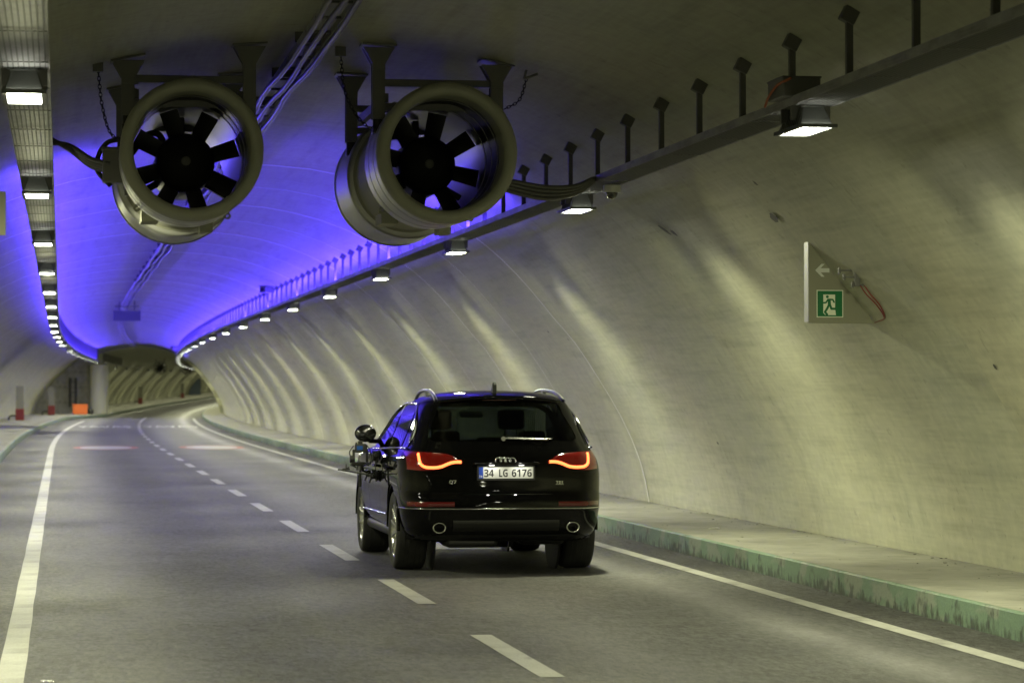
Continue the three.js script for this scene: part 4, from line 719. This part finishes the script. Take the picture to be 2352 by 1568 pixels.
  for (const z of [0, -3.0]) for (const s of [-1, 1]) part('wheel_well', cyl(0.43, 0.43, 0.02, 32, s * 0.60, 0.385, z, 'x'), M.black, CAR);
  // wheels
  for (const z of [0, -3.0]) for (const s of [-1, 1]) {
    const w = new THREE.Group(); w.name = 'wheel'; w.position.set(s * 0.81, 0.378, z); w.scale.x = s; CAR.add(w);
    const ty = []; for (const [r, x] of [[0.255, -0.135], [0.29, -0.145], [0.34, -0.148], [0.362, -0.138], [0.374, -0.118], [0.378, -0.08], [0.379, 0], [0.378, 0.08], [0.374, 0.118], [0.362, 0.138], [0.34, 0.148], [0.29, 0.145], [0.255, 0.135]]) ty.push([r, x]);
    part('tyre', [lathe(ty, 64, 'x'), ...[-0.075, -0.03, 0.03, 0.075].map((x) => new THREE.TorusGeometry(0.379, 0.0025, 4, 48).rotateY(Math.PI / 2).translate(x, 0, 0))], rubber, w);
    const rim = [lathe([[0.262, -0.13], [0.255, -0.12], [0.235, -0.1], [0.23, 0.06], [0.245, 0.115], [0.262, 0.138], [0.268, 0.128]], 56, 'x'), cyl(0.055, 0.06, 0.05, 24, 0.085, 0, 0, 'x')];
    for (let k = 0; k < 10; k++) rim.push(box(0.03, 0.19, 0.034, 0, 0.145, 0, 0.006).rotateZ(-0.16).translate(0.085, 0, 0).rotateX(k * Math.PI / 5));
    part('rim', rim, alloy, w); part('brake_disc', [cyl(0.17, 0.17, 0.03, 32, 0, 0, 0, 'x'), box(0.06, 0.2, 0.09, 0.01, 0.1, 0.1, 0.01)], M.galvDark, w);
  }
  // what shows through the rear window
  for (const s of [-1, 1]) part('front_seat', [box(0.46, 0.62, 0.14, s * 0.37, 0.93, -1.18, 0.05), box(0.27, 0.2, 0.1, s * 0.37, 1.42, -1.12, 0.04), cyl(0.008, 0.008, 0.2, 8, s * 0.37 - 0.06, 1.27, -1.13), cyl(0.008, 0.008, 0.2, 8, s * 0.37 + 0.06, 1.27, -1.13), box(0.5, 0.16, 0.5, s * 0.37, 0.66, -1.45, 0.05)], cabin, CAR);
  part('rear_bench', [box(1.3, 0.6, 0.14, 0, 0.88, -0.15, 0.05), ...[-0.42, 0, 0.42].map((x) => box(0.26, x ? 0.12 : 0.08, 0.09, x, x ? 1.26 : 1.22, -0.12, 0.035))], cabin, CAR);
  part('dashboard', box(1.5, 0.2, 0.4, 0, 1.02, -2.0, 0.08), cabin, CAR); part('interior_mirror', box(0.24, 0.065, 0.03, 0, 1.47, -1.36, 0.02), cabin, CAR);
  part('steering_wheel', new THREE.TorusGeometry(0.18, 0.016, 8, 32).rotateX(-0.35).translate(-0.37, 1.05, -1.72), cabin, CAR);
  part('fuel_flap', new THREE.TorusGeometry(0.085, 0.002, 4, 32).rotateY(Math.PI / 2).translate(side(0.95, 0.3) + 0.0005, 0.95, 0.3), M.black, CAR);
}
{ // camera rig clamped to the left side of the car
  const X = (x) => x, o = thing('camera_rig', 'black camera on rods and suction cups clamped to the left side of the car', 'camera rig', at(27.45, 4.1, 0)), k = M.black;
  o.scale.setScalar(0.78); o.position.add(V(-1.0 * 0.22, 0.82 * 0.22 + 0.08, -0.9 * 0.22));
  const gl = phys({ name: 'rig_metal', color: rgb(0.02, 0.022, 0.02), metalness: 0.5, roughness: 0.3 });
  const cx = -1.18, cy = 1.12, cz = -1.35;
  part('camera_body', [box(0.15, 0.115, 0.075, cx + 0.005, cy, cz, 0.015), box(0.06, 0.04, 0.07, cx, cy + 0.075, cz, 0.012), box(0.05, 0.1, 0.09, cx + 0.07, cy - 0.005, cz + 0.005, 0.015), cyl(0.012, 0.012, 0.02, 12, cx - 0.05, cy + 0.065, cz)], k, o);
  part('screen', box(0.075, 0.05, 0.004, cx - 0.01, cy + 0.005, cz + 0.039), std({ name: 'blue_screen_glow', color: rgb(0.01, 0.03, 0.1), emissive: rgb(0.01, 0.05, 0.16), emissiveIntensity: 0.6, roughness: 0.1 }), o);
  part('lens', [cyl(0.045, 0.042, 0.13, 24, cx, cy, cz - 0.1, 'z'), cyl(0.052, 0.05, 0.03, 24, cx, cy, cz - 0.17, 'z')], k, o);
  part('cradle', [box(0.03, 0.19, 0.06, cx - 0.085, cy - 0.11, cz, 0.008), box(0.03, 0.19, 0.06, cx + 0.085, cy - 0.11, cz, 0.008), box(0.23, 0.05, 0.1, cx, cy - 0.2, cz, 0.015), cyl(0.04, 0.055, 0.06, 20, cx, cy - 0.25, cz), cyl(0.05, 0.05, 0.05, 18, cx - 0.11, cy - 0.14, cz, 'x')], k, o);
  part('grip', [cyl(0.016, 0.016, 0.2, 12, cx + 0.0, cy - 0.38, cz), box(0.035, 0.11, 0.035, cx, cy - 0.44, cz, 0.01)], k, o);
  part('strap', tube([[cx - 0.085, cy + 0.03, cz], [cx - 0.14, cy - 0.05, cz + 0.02], [cx - 0.12, cy - 0.12, cz]], 0.007, 16, 6), k, o); part('strap', tube([[cx + 0.08, cy + 0.04, cz], [cx + 0.125, cy - 0.04, cz + 0.02], [cx + 0.11, cy - 0.13, cz + 0.01]], 0.007, 16, 6), k, o);
  part('rod', bar([cx - 0.29, cy - 0.27, cz + 0.06], [-0.99, cy - 0.35, cz + 0.3], 0.0115), gl, o);
  part('rod', bar([cx + 0.02, cy - 0.24, cz], [-1.02, cy - 0.13, cz + 0.35], 0.0115), gl, o);
  part('rod', bar([cx - 0.12, cy - 0.21, cz], [-1.03, cy - 0.34, cz - 0.2], 0.0115), gl, o);
  part('knob', [box(0.1, 0.02, 0.02, cx - 0.19, cy - 0.265, cz + 0.09, 0.006).rotateZ(0), bar([cx - 0.23, cy - 0.29, cz + 0.09], [cx - 0.15, cy - 0.24, cz + 0.09], 0.009), bar([cx - 0.19, cy - 0.3, cz + 0.09], [cx - 0.19, cy - 0.2, cz + 0.09], 0.008)], k, o);
  for (const [y, z] of [[cy - 0.12, cz + 0.38], [cy - 0.35, cz + 0.34], [cy - 0.34, cz - 0.2], [cy - 0.08, cz + 0.62]]) {
    part('suction_cup', [cyl(0.075, 0.055, 0.03, 24, -1.0, y, z, 'x'), cyl(0.032, 0.04, 0.07, 18, -1.045, y, z, 'x'), box(0.03, 0.05, 0.05, -1.075, y, z, 0.008), bar([-1.07, y, z], [-1.10, y - 0.08, z + 0.03], 0.012), bar([-1.07, y + 0.01, z], [-1.09, y + 0.06, z + 0.05], 0.009)], k, o);
    part('clamp', [box(0.05, 0.045, 0.045, -1.05, y + 0.035, z + 0.03, 0.01), cyl(0.02, 0.02, 0.06, 12, -1.05, y + 0.01, z + 0.05, 'z')], gl, o);
  }
  part('tether', tube([[-1.02, cy - 0.1, cz + 0.4], [-1.03, cy - 0.24, cz + 0.42], [-1.02, cy - 0.36, cz + 0.4]], 0.006, 20, 6), k, o);
}
renderer.render(scene, camera);
